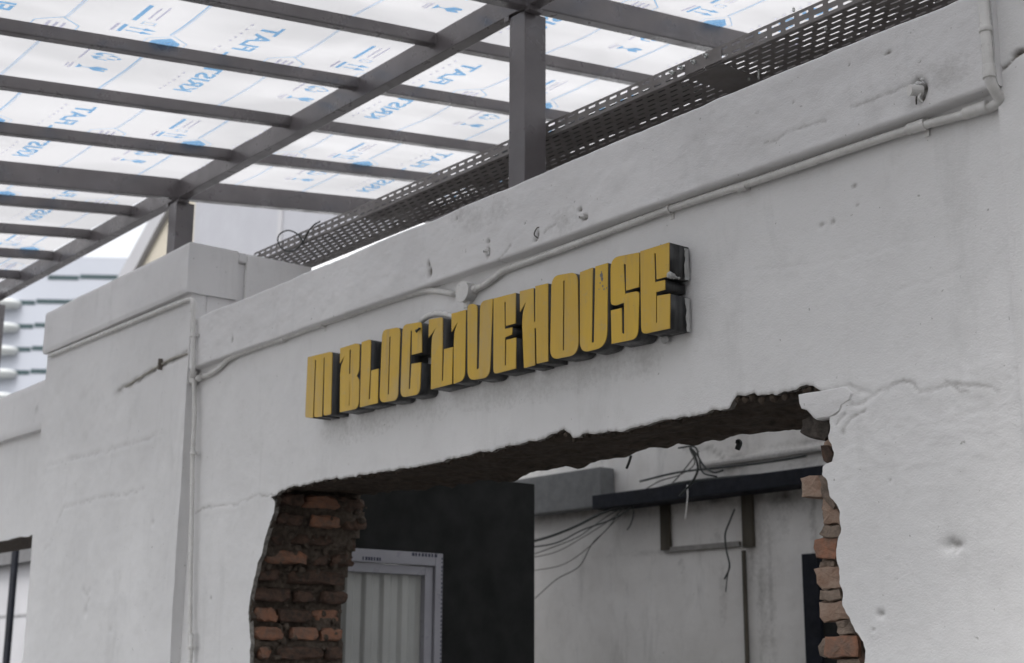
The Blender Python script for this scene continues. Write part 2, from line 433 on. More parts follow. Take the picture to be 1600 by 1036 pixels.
# flaky ledges where old coats have lifted
zs = spaced([(0, 1.36, .1), (1.36, 2.89, .0048)])
plaster_grid('front_plaster', xs, zs, 0.0, wall_disp, wall_dirt_shade, MP, wall, holes=(HOLE, HOLE2))

# solid core behind the plaster
bm = bmesh.new()
add_box(bm, -9.9, .6, .019, .44, 2.36, 2.885)
for k in range(46):
    z0 = k * .0515; z1 = min(z0 + .0515, 2.36); zc = (z0+z1)/2
    xl = min(interp(LEFTX, 1, zc), interp(LEFTX, 1, z0), interp(LEFTX, 1, z1)) - .03
    xr = max(interp(RIGHTX, 1, zc), interp(RIGHTX, 1, z0), interp(RIGHTX, 1, z1)) + .028
    if zc > 2.22: xl -= .05; xr = max(xr, interp(RIGHTX, 1, 2.2) + .028) + .03
    add_box(bm, -7.26, xl, .019, .44, z0, z1); add_box(bm, xr, .6, .019, .44, z0, z1)
add_box(bm, -9.9, -9.42, .019, .44, 0, 2.36)
add_box(bm, -9.42, -7.26, .019, .44, 2.29, 2.36)
bmobj('masonry_core', bm, MMORT, wall)

# rough soffit of the lintel
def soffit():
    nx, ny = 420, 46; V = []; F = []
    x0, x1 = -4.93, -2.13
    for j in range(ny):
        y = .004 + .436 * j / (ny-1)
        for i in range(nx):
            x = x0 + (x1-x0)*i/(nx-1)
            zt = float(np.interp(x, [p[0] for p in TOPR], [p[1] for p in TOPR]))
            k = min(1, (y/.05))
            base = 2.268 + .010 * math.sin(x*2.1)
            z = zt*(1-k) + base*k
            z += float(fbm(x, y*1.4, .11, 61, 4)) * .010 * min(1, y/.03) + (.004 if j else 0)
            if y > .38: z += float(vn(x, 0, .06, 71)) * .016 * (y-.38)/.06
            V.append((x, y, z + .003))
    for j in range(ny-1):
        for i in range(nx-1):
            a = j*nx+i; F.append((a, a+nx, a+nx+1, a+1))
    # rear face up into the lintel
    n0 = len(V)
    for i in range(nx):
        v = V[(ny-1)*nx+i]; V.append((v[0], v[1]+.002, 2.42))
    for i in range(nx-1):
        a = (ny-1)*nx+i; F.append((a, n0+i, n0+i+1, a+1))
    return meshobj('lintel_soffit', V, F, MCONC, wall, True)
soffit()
# crumbs of concrete hanging along the broken lip
def crumb(bm, c, r, seed):
    s = bmesh.ops.create_icosphere(bm, subdivisions=2, radius=1)
    rs = random.Random(seed); sx, sy, sz = [rs.uniform(.6, 1.3) for _ in range(3)]
    for v in s['verts']:
        p = v.co; k = 1 + .28 * float(vn(p.x*1.0+seed, p.y+p.z*.7, .55, 81))
        v.co = Vector((c[0] + p.x*r*sx*k, c[1] + p.y*r*sy*k, c[2] + p.z*r*sz*k))
bm = bmesh.new()
for i in range(330):
    x = random.uniform(-4.86, -2.22); z = float(np.interp(x, [p[0] for p in TOPR], [p[1] for p in TOPR]))
    crumb(bm, (x, random.uniform(.004, .03), z + random.uniform(-.006, .004)), random.uniform(.002, .006), i)
for px_, py_, r in ((880,676,.010),(893,684,.007),(1150,622,.014),(1160,620,.012),(1172,618,.010),(1185,622,.011),(1205,619,.010),(1222,617,.010),(1262,605,.013),(1272,606,.012),(1254,609,.010),(752,708,.006)):
    p = W(px_, py_); crumb(bm, (p[0], .012, p[2]-.004), r, int(px_))
o = bmobj('concrete_crumbs', bm, MCONC, wall, False); o['kind'] = 'stuff'

# mortar surface and bricks of the left jamb
def jamb_left():
    ny, nz = 60, 200; V = []; F = []
    for k in range(nz):
        z = 1.15 + (2.268-1.15)*k/(nz-1); xo = interp(LEFTX, 1, z)
        yend = .44 + .012*float(vn(z, 0, .09, 92)) 
        for j in range(ny):
            t = j/(ny-1); y = .003 + (yend-.003)*t
            dep = -.006 - .030*min(1, t*6) + .018*float(fbm(y, z, .05, 91, 4))
            if t > .93: dep -= (t-.93)*.9
            V.append((xo + dep, y, z))
    for k in range(nz-1):
        for j in range(ny-1):
            a = k*ny+j; F.append((a, a+1, a+ny+1, a+ny))
    o = meshobj('mortar', V, F, MMORT, wall, True); return o
jamb_left()
def rough_brick(name, x0, x1, y0, y1, z0, z1, mat, seed, parent=wall, amp=.0035):
    bm = bmesh.new(); bmesh.ops.create_cube(bm, size=1)
    bmesh.ops.subdivide_edges(bm, edges=bm.edges[:], cuts=4, use_grid_fill=True)
    cx, cy, cz = (x0+x1)/2, (y0+y1)/2, (z0+z1)/2
    for v in bm.verts:
        p = v.co.copy(); r = max(0, abs(p.x)-.38)/.12 + max(0, abs(p.y)-.38)/.12 + max(0, abs(p.z)-.38)/.12
        q = Vector((cx + p.x*(x1-x0), cy + p.y*(y1-y0), cz + p.z*(z1-z0)))
        k = amp * (1 + (1.3 if r > 1.5 else 0))
        q.x += k*float(fbm(q.y + seed, q.z, .022, 101, 3)) - math.copysign(.0025*max(0, r-1), p.x)
        q.y += k*float(fbm(q.x + seed, q.z, .022, 103, 3)) - math.copysign(.0030*max(0, r-1), p.y)
        q.z += k*.8*float(fbm(q.x + seed, q.y, .022, 105, 3)) - math.copysign(.0030*max(0, r-1), p.z)
        v.co = q
    return bmobj(name, bm, mat, parent, False)
rowz = 2.262; row = 0; rb = random.Random(5)
pats = [[(.03, .13), (.145, .29), (.305, .43)], [(.02, .15), (.19, .31), (.33, .44)], [(.04, .10), (.13, .33), (.35, .43)],
        [(.02, .22), (.25, .33), (.345, .44)], [(.03, .13), (.17, .40)], [(.02, .19), (.21, .28), (.33, .45)]]
while rowz > 1.2:
    z1 = rowz; z0 = rowz - rb.uniform(.048, .054)
    for k, (a, b) in enumerate(pats[row % 6]):
        zc = (z0+z1)/2; xo = interp(LEFTX, 1, min(zc, 2.24))
        a2 = a + rb.uniform(-.008, .008); b2 = min(.452, b + rb.uniform(-.012, .008))
        proud = rb.uniform(-.022, .004) if a > .1 else rb.uniform(-.006, .002)
        if row in (1, 2, 3): proud -= rb.uniform(.0, .02)
        m = MBRICKD if row < 6 and rb.random() < .9 else (MBRICK if rb.random() < .85 else MBRICKD)
        rough_brick('brick', xo - .09, xo + proud, a2, b2, z0 + rb.uniform(-.003, .003), z1 + rb.uniform(-.003, .002), m, row*7+k, amp=.0045 if row < 5 else .003)
    rowz -= rb.uniform(.070, .075); row += 1
# mortar lumps smeared between the bricks
bm = bmesh.new()
for i in range(150):
    z = rb.uniform(1.3, 2.25); y = rb.uniform(.03, .43); xo = interp(LEFTX, 1, z)
    crumb(bm, (xo - .022 + rb.uniform(-.006, .01), y, z), rb.uniform(.006, .017), 500+i)
o = bmobj('mortar_lumps', bm, MMORT, wall); o['kind'] = 'stuff'

# bricks sticking out of the right jamb, each traced on the wall plane
def rough_prism(name, pts, y0, y1, mat, seed, amp=.002, parent=wall, sub=3):
    P = [W(a, b, y0) for a, b in pts]; Q = []
    n = len(P)
    for i in range(n):
        a, b = P[i], P[(i+1) % n]; k = max(1, int(np.linalg.norm(b-a)/.012))
        for j in range(k): Q.append(a + (b-a)*j/k)
    c = sum(Q)/len(Q); rings = []
    for (t, sh) in ((0, .86), (0, .95), (.1, 1.0), (.4, 1.01), (1, 1.0)):
        y = y0 + (y1-y0)*t - (.0015 if sh < .9 else 0)
        rings.append([(c[0]+(q[0]-c[0])*sh, y, c[2]+(q[2]-c[2])*sh) for q in Q])
    V = []; F = []; m = len(Q)
    for r_ in rings:
        for v in r_:
            V.append((v[0]+amp*float(fbm(v[2]+seed, v[1], .02, 111, 3)), v[1]+amp*1.2*float(fbm(v[0]+seed, v[2], .018, 113, 3)), v[2]+amp*float(fbm(v[0]+seed, v[1], .02, 115, 3))))
    for k in range(len(rings)-1):
        for i in range(m):
            a = k*m+i; b = k*m+(i+1) % m; F.append((a, b, b+m, a+m))
    V.append((c[0], y0-.002, c[2])); ci = len(V)-1
    for i in range(m): F.append((ci, (i+1) % m, i))
    F.append(tuple(range((len(rings)-1)*m, len(rings)*m)))
    me_o = meshobj(name, V, F, mat, parent, False)
    bm = bmesh.new(); bm.from_mesh(me_o.data); bmesh.ops.recalc_face_normals(bm, faces=bm.faces[:]); bm.to_mesh(me_o.data); bm.free()
    return me_o
def zc4(l): return [(1200 + a/3.085, 700 + b/3.085) for a, b in l]
def zc3(l): return [(1180 + a/4.71, 580 + b/4.71) for a, b in l]
MMORTP = simple('pale_lime_mortar', (.34, .265, .21), .97, 0, .55, 30, 1.0, .008)
RB = [('mortar_bed', zc4([(275,240),(345,300),(350,440),(335,540),(358,680),(368,740),(400,830),(440,900),(462,1060),(410,1060),(345,900),(335,840),(262,830),(262,690),(250,600),(262,540),(262,440),(268,370),(262,300)]), MMORTP, .05, .3),
      ('brick', zc4([(155,142),(200,133),(250,130),(262,235),(240,238),(160,236)]), MBRICKP, .02, .24),
      ('mortar', zc4([(245,130),(285,140),(300,190),(330,280),(310,300),(262,240)]), MMORTP, .022, .2),
      ('brick', zc4([(262,240),(290,235),(318,270),(350,310),(352,368),(268,366)]), MBRICKP, .028, .2),
      ('mortar', zc4([(238,415),(270,374),(350,370),(354,410),(340,432),(262,432)]), MMORTP, .018, .2),
      ('brick', zc4([(222,440),(262,430),(338,432),(330,530),(325,537),(225,530),(218,480)]), MBRICK, .026, .22),
      ('mortar', zc4([(250,545),(330,545),(330,572),(250,572)]), MMORTP, .04, .2),
      ('brick', zc4([(218,580),(240,571),(345,570),(358,620),(358,676),(262,680),(232,650),(230,610)]), MBRICKP, .022, .22),
      ('mortar', zc4([(255,690),(355,682),(358,730),(300,742),(244,735)]), MMORTP, .02, .2),
      ('brick', zc4([(244,738),(300,745),(365,740),(378,790),(402,800),(400,828),(262,838),(244,815)]), MBRICKP, .024, .22),
      ('mortar', zc4([(330,838),(402,828),(414,870),(420,902),(345,902),(332,890)]), MMORTP, .024, .2),
      ('brick', zc4([(270,910),(300,905),(432,903),(440,960),(436,1006),(290,1014),(266,1004)]), MBRICK, .018, .24),
      ('mortar', zc4([(238,960),(262,915),(276,912),(280,1012),(250,1008)]), MMORTP, .024, .22),
      ('brick', zc4([(415,880),(440,872),(462,925),(468,1000),(472,1060),(430,1060),(436,960)]), MBRICKD, .03, .2),
      ('mortar', zc4([(325,1018),(440,1012),(455,1060),(330,1060)]), MMORTP, .026, .2),
      ('concrete_chunk', zc3([(340,350),(400,335),(470,362),(560,350),(556,400),(545,470),(505,508),(440,498),(380,480),(330,445),(345,400)]), simple('grey_concrete_chunk', (.13, .11, .095), .95, 0, .6, 40, 1, .01), .03, .2),
      ('brick', zc3([(488,552),(540,540),(574,600),(574,655),(535,690),(498,672)]), MBRICKD, .03, .2),
      ('mortar', zc3([(500,520),(540,490),(562,545),(505,550)]), MBRICKP, .035, .2)]
for i, (nm, pts, m, y0, y1) in enumerate(RB): rough_prism(nm, pts, y0, y1, m, 17*i, .003)
zz = 1.60
k = 0
while zz > .1:      # the same jamb going on down to the ground
    xo = interp(RIGHTX, 1, zz); rough_brick('brick', xo - .07 + .03*math.sin(k*2.3), xo + .06, .022, .2, zz - .055, zz, MBRICK if k % 2 else MBRICKP, 300+k); zz -= .08; k += 1
# a tongue of plaster bent out at the corner
def flap():
    pts = zc3([(346,178),(400,166),(480,150),(560,130),(640,112),(668,112),(700,130),(722,160),(705,205),(640,248),(620,298),(560,340),(515,352),(470,362),(448,345),(430,318),(408,292),(366,280),(352,240)])
    P = [W(a, b, -.006) for a, b in pts]; c = sum(P)/len(P); V = []; F = []; n = len(P)
    for (sh, dy) in ((.55, -.004), (.9, -.002), (1.0, .003), (1.0, .024)):
        for p in P:
            q = c + (p-c)*sh; tilt = -.016 * np.clip((c[0]-q[0]+.02)/.06, 0, 1.2)
            V.append((q[0], -.004+dy+tilt+.0015*float(fbm(q[0], q[2], .02, 121)), q[2]))
    for k in range(3):
        for i in range(n): F.append((k*n+i, k*n+(i+1) % n, (k+1)*n+(i+1) % n, (k+1)*n+i))
    V.append((c[0], -.010, c[2]))
    for i in range(n): F.append((4*n, (i+1) % n, i))
    F.append(tuple(range(3*n, 4*n)))
    o = meshobj('plaster_flap', V, F, MPB, wall, True); o['label'] = 'white plaster tongue bent out at the upper right corner'
    bm = bmesh.new(); bm.from_mesh(o.data); bmesh.ops.recalc_face_normals(bm, faces=bm.faces[:]); bm.to_mesh(o.data); bm.free()
    o.data.set_sharp_from_angle(angle=math.radians(25))
flap()

# parapet band: a swept profile with uneven arrises
def band(name, x0, x1, z0, z1, yf, yb, disp, dirt_shade, mat, parent, step=.008, seed=1, zamp=.003, nz=None):
    nx = int((x1-x0)/step)+1; hh = .25 if callable(z1) else z1-z0; nf = nz or int(hh/step)+1
    prof_ = [(yb, 0)] + [(yf, k/nf) for k in range(nf+1)] + [(yb, 1)]
    V = []; D = []; X = np.linspace(x0, x1, nx)
    zb = (z0(X) if callable(z0) else z0) + zamp*fbm(X, X*0, .25, seed, 4); zt = (z1(X) if callable(z1) else z1) + zamp*1.3*fbm(X, X*0+5, .2, seed+3, 5)
    rows = []
    for (y, t) in prof_:
        Z = zb*(1-t) + zt*t
        if y == yf:
            e = min(t, 1-t)*hh; Y = yf + disp(X, Z) + .006*max(0, 1-e/.008)**2
        else: Y = np.full(nx, y)
        rows.append(np.stack([X, Y, Z], -1)); D.append(dirt_shade(X, Z) if y == yf else X*0)
    V = np.concatenate(rows); D = np.concatenate(D); m = len(prof_); F = []
    for j in range(m-1):
        b0 = np.arange(nx-1) + j*nx; F += np.stack([b0, b0+1, b0+1+nx, b0+nx], -1).tolist()
    b0 = np.arange(nx-1) + (m-1)*nx; c0 = np.arange(nx-1); F += np.stack([b0, b0+1, c0+1, c0], -1).tolist()
    F.append([j*nx for j in range(m)][::-1]); F.append([j*nx + nx-1 for j in range(m)])
    me = bpy.data.meshes.new(name); me.from_pydata(V.tolist(), [], F); me.update(); me.materials.append(mat)
    me.polygons.foreach_set('use_smooth', [True]*len(me.polygons))
    at = me.attributes.new('dirt_shade', 'FLOAT', 'POINT'); at.data.foreach_set('value', D.astype(np.float32))
    me.set_sharp_from_angle(angle=math.radians(50))
    o = bpy.data.objects.new(name, me); place(o, parent); return o
YB = -.042
holes = [(670,424,.010,.020,.016),(668,412,.006,.012,.010),(762,393,.007,.017,.014),(762,377,.006,.006,.016),(840,366,.004,.012,.012),(836,375,.008,.006,.010),
         (906,328,.008,.006,.014),(914,340,.010,.007,.020),(1434,128,.012,.010,.014),(1441,137,.010,.014,.018),(1438,152,.008,.012,.014),(372,528,.0,.0,.0),(362,530,.005,.014,.012),
         (713,341,.002,.006,.006),(790,325,.002,.006,.006),(1325,100,.003,.003,.004),(1185,178,.003,.003,.004),(820,349,.003,.003,.005),(1386,82,.012,.004,.004),(1240,160,.004,.003,.004)]
HB = [(W(a, b, YB), sx, sz, d) for a, b, sx, sz, d in holes if sx > 0]
bcr = [[tuple(W(a, b, YB)[[0, 2]]) for a, b in L] for L in ([(1195,222),(1240,205),(1290,190)], [(1330,170),(1380,150),(1428,130)], [(850,366),(868,352)], [(775,402),(800,385)])]
def band_disp(x, z):
    d = .004*fbm(x, z*2.2, .5, 131, 3) + .0016*fbm(x, z*1.5, .07, 133, 4)
    d = d + .0014*np.exp(-(crack_field(x, z, bcr)/.005)**2)
    for p, a, b, dep in HB: d = d + dep*np.exp(-((x-p[0])/a)**2 - ((z-p[2])/b)**2)
    return d
def band_dirt(x, z):
    d = .35*np.exp(-(crack_field(x, z, bcr)/.004)**2)
    for p, a, b, dep in HB: d = np.maximum(d, (.8+30*dep)*np.exp(-((x-p[0])/a/.75)**2 - ((z-p[2])/b/.75)**2))
    for px_, py_ in ((720,335),(740,345),(775,330),(1480,115),(880,345)):
        p = W(px_, py_, YB); d = np.maximum(d, .20*np.exp(-((x-p[0])/.05)**2 - ((z-p[2])/.03)**2))
    return np.clip(d, 0, 1)
zb0 = W(900, 364, YB)[2]; zb1 = W(900, 249, YB)[2]
def edge_line(a, b):
    p, q = W(*a, YB), W(*b, YB); return lambda X: p[2] + (q[2]-p[2])*(X-p[0])/(q[0]-p[0])
band('parapet_band', -5.62, -1.625, edge_line((640, 455), (1500, 152.5)), edge_line((600, 374), (1400, 38)), YB, .11, band_disp, band_dirt, MPB, wall, .0052, 1, .0025)
band('parapet_band', -9.9, -7.22, W(35,678,YB)[2], W(35,607,YB)[2], YB, .11, lambda x, z: .003*fbm(x, z, .3, 3), lambda x, z: x*0 + .5*np.exp(-((x-W(57,640,YB)[0])/.02)**2-((z-W(57,640,YB)[2])/.015)**2), MPB, wall, .02, 4)

# ------------------------------------------------------------------ the projecting pier left of the opening
pier = empty('wall_pier', (-6.45, -.05, 0), 'tall white plastered pier standing proud of the wall, left of the opening', 'pier')
YP = -.05; XPR = -5.575; XPL = W(71, 600, YP)[0]
pcr = [[tuple(W(a, b, YP)[[0, 2]]) for a, b in L] for L in ([(185,610),(215,592),(248,572),(290,553)], [(68,862),(82,850),(90,818),(100,795),(150,780),(200,770),(225,765)],
        [(75,728),(120,715),(180,700),(215,690),(255,675)], [(130,920),(140,935),(133,955)])]
def pier_disp(x, z):
    d = .004*fbm(x, z, .5, 141, 3) + .0016*fbm(x, z, .08, 143, 4)
    c = crack_field(x, z, pcr[:1]); d = d + .009*np.exp(-(c/.010)**2)
    c = crack_field(x, z, pcr[1:]); d = d + .003*np.exp(-(c/.006)**2)*(.5+.5*vn(x, z, .1, 80)) - .001*np.exp(-((c-.02)/.015)**2)
    for a, b, s in ((134,958,.02),(238,818,.012),(172,985,.008),(140,925,.01)):
        p = W(a, b, YP); d = d + .010*np.exp(-((x-p[0])/s)**2-((z-p[2])/s)**2)
    return d
def pier_dirt(x, z):
    d = .75*np.exp(-(crack_field(x, z, pcr[:1])/.008)**2) + .26*(.6+.4*vn(x, z, .1, 82))*np.exp(-(crack_field(x, z, pcr[1:])/.005)**2)
    p = W(186, 611, YP); return np.clip(np.maximum(d, .45*np.exp(-((x-p[0])/.04)**2-((z-p[2])/.015)**2)), 0, 1)
ZPL = W(300, 456, YP)[2]; ZPT = W(300, 378, YP-.02)[2]
band('pier_plaster', XPL, XPR, 0, ZPL, YP, .02, pier_disp, pier_dirt, MP, pier, .011, 7, .001, nz=290)
YPB = YP - .028
sy0 = pl(370, 420, 0, XPR)[1]; sy1 = pl(383, 420, 0, XPR)[1]; yend = pl(486, 416, 0, XPR)[1]
band('pier_band', XPL-.002, XPR+.012, ZPL-.004, ZPT, YPB, sy0-.001, lambda x, z: .003*fbm(x, z, .3, 151, 4), lambda x, z: x*0, MPB, pier, .012, 9, .0004)
bm = bmesh.new()   # low return wall running back from the pier, with a chase cut down it
sy0 = pl(370, 420, 0, XPR)[1]; sy1 = pl(383, 420, 0, XPR)[1]; yend = pl(486, 416, 0, XPR)[1]
add_box(bm, XPR-.13, XPR+.010, sy1, yend, ZPL, ZPT-.002)
add_box(bm, XPR-.13, XPR-.004, sy0+.0005, sy1-.0005, ZPL-.3, ZPT-.047); add_box(bm, XPR-.13, XPR+.010, sy0, sy1-.0002, ZPT-.046, ZPT-.002)
add_box(bm, XPR-.13, XPR, .021, yend-.03, 2.886, ZPL-.002)
bmesh.ops.bevel(bm, geom=[e for e in bm.edges], offset=.004, segments=2, affect='EDGES')
bmobj('return_wall', bm, MPB, pier)
tube('chase_pipe', [(XPR+.004, sy1+.006, ZPL-.15), (XPR+.004, sy1+.006, ZPT-.05)], .006, MPIPE, pier, 8)

# right hand pilaster at the frame edge
pil = empty('wall_pilaster', (-1.0, -.03, 0), 'plain white plastered pilaster beside the vertical pipe, at the right end of the wall', 'pilaster')
YR = -.022; xr0 = W(1569, 290, YR)[0]
rc = [[tuple(W(a, b, YR)[[0, 2]]) for a, b in ((1560,107),(1575,98),(1592,84),(1620,78))]]
hp = W(1590, 82, YR)
band('pilaster_plaster', -1.199, .6, 0, 3.6, YR, .3, lambda x, z: .002*fbm(x, z, .3, 161, 4), lambda x, z: x*0, MP, pil, .1, 12, .001, nz=30)
band('pilaster_plaster', xr0, -1.2, 0, 3.6, YR, .3, lambda x, z: .002*fbm(x, z, .3, 161, 4) + .006*np.exp(-(crack_field(x, z, rc)/.004)**2) + .012*np.exp(-((x-hp[0])/.012)**2-((z-hp[2])/.006)**2),
     lambda x, z: np.clip(.9*np.exp(-(crack_field(x, z, rc)/.004)**2) + 1.0*np.exp(-((x-hp[0])/.014)**2-((z-hp[2])/.006)**2), 0, 1), MP, pil, .006, 12, .001, nz=640)

# added wall out of view on the right, darkens that end of the facade
shade_wall = band('added_shade_wall', .40, .56, 0, 4.3, -6.0, -.025, lambda x, z: x*0, lambda x, z: x*0, simple('dark_grey_shade_wall', (.10, .10, .10), .9), None, .08, 22, .001, nz=8)
tag(shade_wall, 'dark grey wall added out of view right of the pilaster to block light', 'wall')

# ------------------------------------------------------------------ conduits
def coupling(path_pt, direction, r, L, parent, name='coupling'):
    p = Vector(path_pt); d = Vector(direction).normalized()
    bm = bmesh.new(); add_tube(bm, [p - d*L/2, p - d*L*.46, p + d*L*.46, p + d*L/2], [r*.98, r, r, r*.98], 14); return bmobj(name, bm, MPIPE, parent, True)
def saddle(p, parent, r=.0125, along='x'):
    bm = bmesh.new()
    x, y, z = p
    if along == 'x':
        add_tube(bm, [(x-.006, y, z), (x+.006, y, z)], r+.002, 12); add_box(bm, x-.006, x+.006, y+r-.002, y+r+.001, z-r-.014, z+r+.014)
    else:
        add_tube(bm, [(x, y, z-.006), (x, y, z+.006)], r+.002, 12); add_box(bm, x-r-.014, x+r+.014, y+r-.002, y+r+.001, z-.006, z+.006)
    return bmobj('saddle_clip', bm, MPIPE, parent)
yc = -.0135
c1 = empty('ledge_conduit', (-4.6, yc, 2.85), 'long white conduit under the parapet ledge, from the pier to the round box', 'conduit')
A = [W(a, b, yc) for a, b in ((307,592),(330,584),(344,574),(355,562),(372,553),(430,533),(520,500),(600,473),(640,460),(668,453),(690,455),(710,460))]
pth = fillet([tuple(p) for p in A], .05); tube('pipe', pth, .0105, MPIPE, c1)
for a, b in ((385,548),(548,490),(440,530)): p = W(a, b, yc); coupling(p, (1, 0, 0), .0135, .05, c1)
for a, b in ((505,506),): saddle(W(a, b, yc), c1)
c2 = empty('ledge_conduit', (-2.7, yc, 2.85), 'long white conduit under the parapet ledge, right of the round box', 'conduit')
A = [W(a, b, yc) for a, b in ((740,452),(757,446),(772,434),(788,422),(830,407),(900,381),(1045,327),(1200,277),(1330,232),(1430,199),(1500,181),(1550,168))]
tube('pipe', fillet([tuple(p) for p in A], .06), .0105, MPIPE, c2)
p = W(1432, 198, yc); coupling(p, (1, 0, 0), .0138, .045, c2)
p = W(1525, 172, yc); coupling(p, (1, 0, .0), .0145, .06, c2)
saddle(W(1046, 327, yc), c2); saddle(W(1443, 195, yc), c2)
p = W(1160, 292, yc); coupling(p, (1, 0, 0), .012, .03, c2)
c3 = empty('corner_pipe', (-1.66, yc, 2.85), 'vertical white pipe with a thick elbow in the corner beside the right pilaster', 'pipe')
e0 = W(1552, 164, yc)
xv = W(1541, 60, YB-.012)[0]
tube('pipe', fillet([(xv, YB-.012, 3.5), (xv, YB-.012, e0[2]+.035), (xv+.004, yc-.004, e0[2]), (xv-.03, yc, e0[2]-.004)], .03), .0120, MPIPE, c3)
coupling((xv, YB-.012, e0[2]+.062), (0, 0, 1), .0145, .03, c3, 'elbow_socket'); coupling((xv, YB-.012, W(1541, 50, YB)[2]), (0, 0, 1), .0150, .012, c3, 'pipe_clip')
jb = empty('junction_box', (-3.6, 0, 2.8), 'round white conduit junction box above the sign', 'junction box')
jc = W(719, 455, -.045)
bm = bmesh.new(); add_tube(bm, [(jc[0], .0, jc[2]), (jc[0], -.036, jc[2])], .034, 32); bmobj('box_body', bm, MPIPE, jb, False)
bm = bmesh.new(); add_tube(bm, [(jc[0], -.036, jc[2]), (jc[0], -.0375, jc[2]), (jc[0], -.0395, jc[2])], [.035, .036, .0345], 32); bmobj('lid', bm, MPIPE, jb, False)
for s in (1, -1):
    bm = bmesh.new(); add_tube(bm, [(jc[0]+.014*s*-1, -.039, jc[2]+.024*s), (jc[0]+.014*s*-1, -.0405, jc[2]+.024*s)], .0028, 8); bmobj('screw', bm, MBOLT, jb)
coupling((jc[0], yc, jc[2]-.042), (0, 0, 1), .0135, .022, jb, 'socket'); coupling((jc[0]+.042, yc, jc[2]+.004), (1, 0, 0), .0135, .022, jb, 'socket')
c4 = empty('sign_feed_conduit', (-3.7, yc, 2.75), 'short bent white conduit from the round box to the sign, with a black wire', 'conduit')
A = [(jc[0], yc, jc[2]-.045), (jc[0], yc, jc[2]-.072), (jc[0]-.03, yc-.004, jc[2]-.088)] + [tuple(W(a, b, yc-.012)) for a, b in ((700,492),(684,490),(668,494),(656,504))]
tube('pipe', fillet(A, .03), .0100, MPIPE, c4)
e = W(657, 503, yc-.012)
tube('wire', smooth_path([tuple(e), tuple(W(659, 510, -.05)), tuple(W(655, 514, -.088)), tuple(W(650, 518, -.09))]), .0035, MWIRE, c4, 6)
tube('wire', smooth_path([tuple(W(655, 512, -.086)), tuple(W(652, 515, -.09)), tuple(W(649, 516, -.092))]), .002, MWIRE, c4, 6)
tube('wire', smooth_path([tuple(W(655, 512, -.086)), tuple(W(652, 517, -.09)), tuple(W(651, 520, -.092))]), .002, MWIRE, c4, 6)
# pier conduit and downpipe
c5 = empty('pier_conduit', (-6.4, YP, 3.2), 'white conduit under the ledge of the tall pier, turning down at its corner', 'conduit')
yq = YP - .011; A = [W(a, b, yq) for a, b in ((77,556),(90,551),(180,514),(285,471))]
A = [tuple(p) for p in A] + [tuple(W(302, 466, yq)), tuple(W(302, 490, yq)), tuple(W(302, 560, yq)), tuple(W(301, 590, yq))]
tube('pipe', fillet(A, .045), .0105, MPIPE, c5)
for b in (480,): coupling(W(302, b, yq), (0, 0, 1), .0135, .04, c5)
saddle(W(302, 524, yq), c5, along='z')
c6 = empty('down_conduit', (-5.5, yc, 2), 'vertical white conduit running down the joint between the pier and the wall', 'conduit')
tj = W(303, 592, -.02)
pth = [tuple(W(a, b, -.028)) for a, b in ((302,578),(303,600),(304,650),(301,715),(300,800),(298,900),(297,1010),(297,1036))]
pth.append((pth[-1][0], pth[-1][1], .05))
tube('pipe', smooth_path(pth, 4), .0095, MPIPE, c6); 
coupling(W(302, 590, -.026), (0, 0, 1), .0165, .05, c6, 'tee_box'); coupling(W(312, 590, -.02), (1, 0, .2), .0135, .03, c6)
saddle(W(302, 708, -.03), c6, along='z'); saddle(W(297, 1012, -.03), c6, along='z')
c7 = empty('ledge_conduit', (-8.4, yc, 2.85), 'white conduit under the low parapet at the far left, beyond the pier', 'conduit')
A = [tuple(W(a, b, yc)) for a, b in ((-60,722),(0,690),(72,657))]
tube('pipe', A, .0115, MPIPE, c7)
# relic of an old conduit on the pier
c8 = empty('old_conduit_stub', (-6, YP, 3), 'broken diagonal strip of old conduit on the pier face', 'conduit')
A = [tuple(W(a, b, YP-.001)) for a, b in ((196,604),(222,588),(246,573),(268,561),(292,553))]
tube('pipe', smooth_path(A), .0048, simple('weathered_conduit', (.46, .44, .39), .8, 0, .3, 30, .6, .003), c8, 8)
p = W(250, 568, YP-.008); box('bracket', p[0]-.006, p[0]+.006, YP-.016, YP+.006, p[2]-.028, p[2]+.022, simple('rusty_bracket', (.16, .14, .12), .8), c8, .002)
# old lamp bracket on the band near the right corner
lb = empty('broken_lamp_bracket', tuple(W(1440, 140, YB)), 'remains of a broken bracket set in the parapet near the right corner', 'bracket')
p = W(1437, 140, YB)
bm = bmesh.new(); add_tube(bm, [(p[0]-.012, YB-.024, p[2]-.004), (p[0]+.002, YB+.004, p[2]-.002)], .013, 14); bmobj('socket', bm, MPIPE, lb)
tube('wire', smooth_path([(p[0]+.004, YB-.004, p[2]-.012), (p[0]+.004, YB-.012, p[2]-.026), (p[0]+.008, YB-.004, p[2]-.036)]), .0028, MPIPE, lb, 6)
tube('wire', smooth_path([(p[0]-.008, YB-.002, p[2]-.016), (p[0]-.004, YB-.010, p[2]-.026), (p[0]-.010, YB-.002, p[2]-.034)]), .002, MWIREB, lb, 6)
bm = bmesh.new()
for i in range(9): crumb(bm, (p[0]+random.uniform(-.02, .02), YB-.002, p[2]+random.uniform(-.02, .026)), random.uniform(.003, .006), 900+i)
o = bmobj('plaster_crumbs', bm, MPB, lb); o['kind'] = 'stuff'
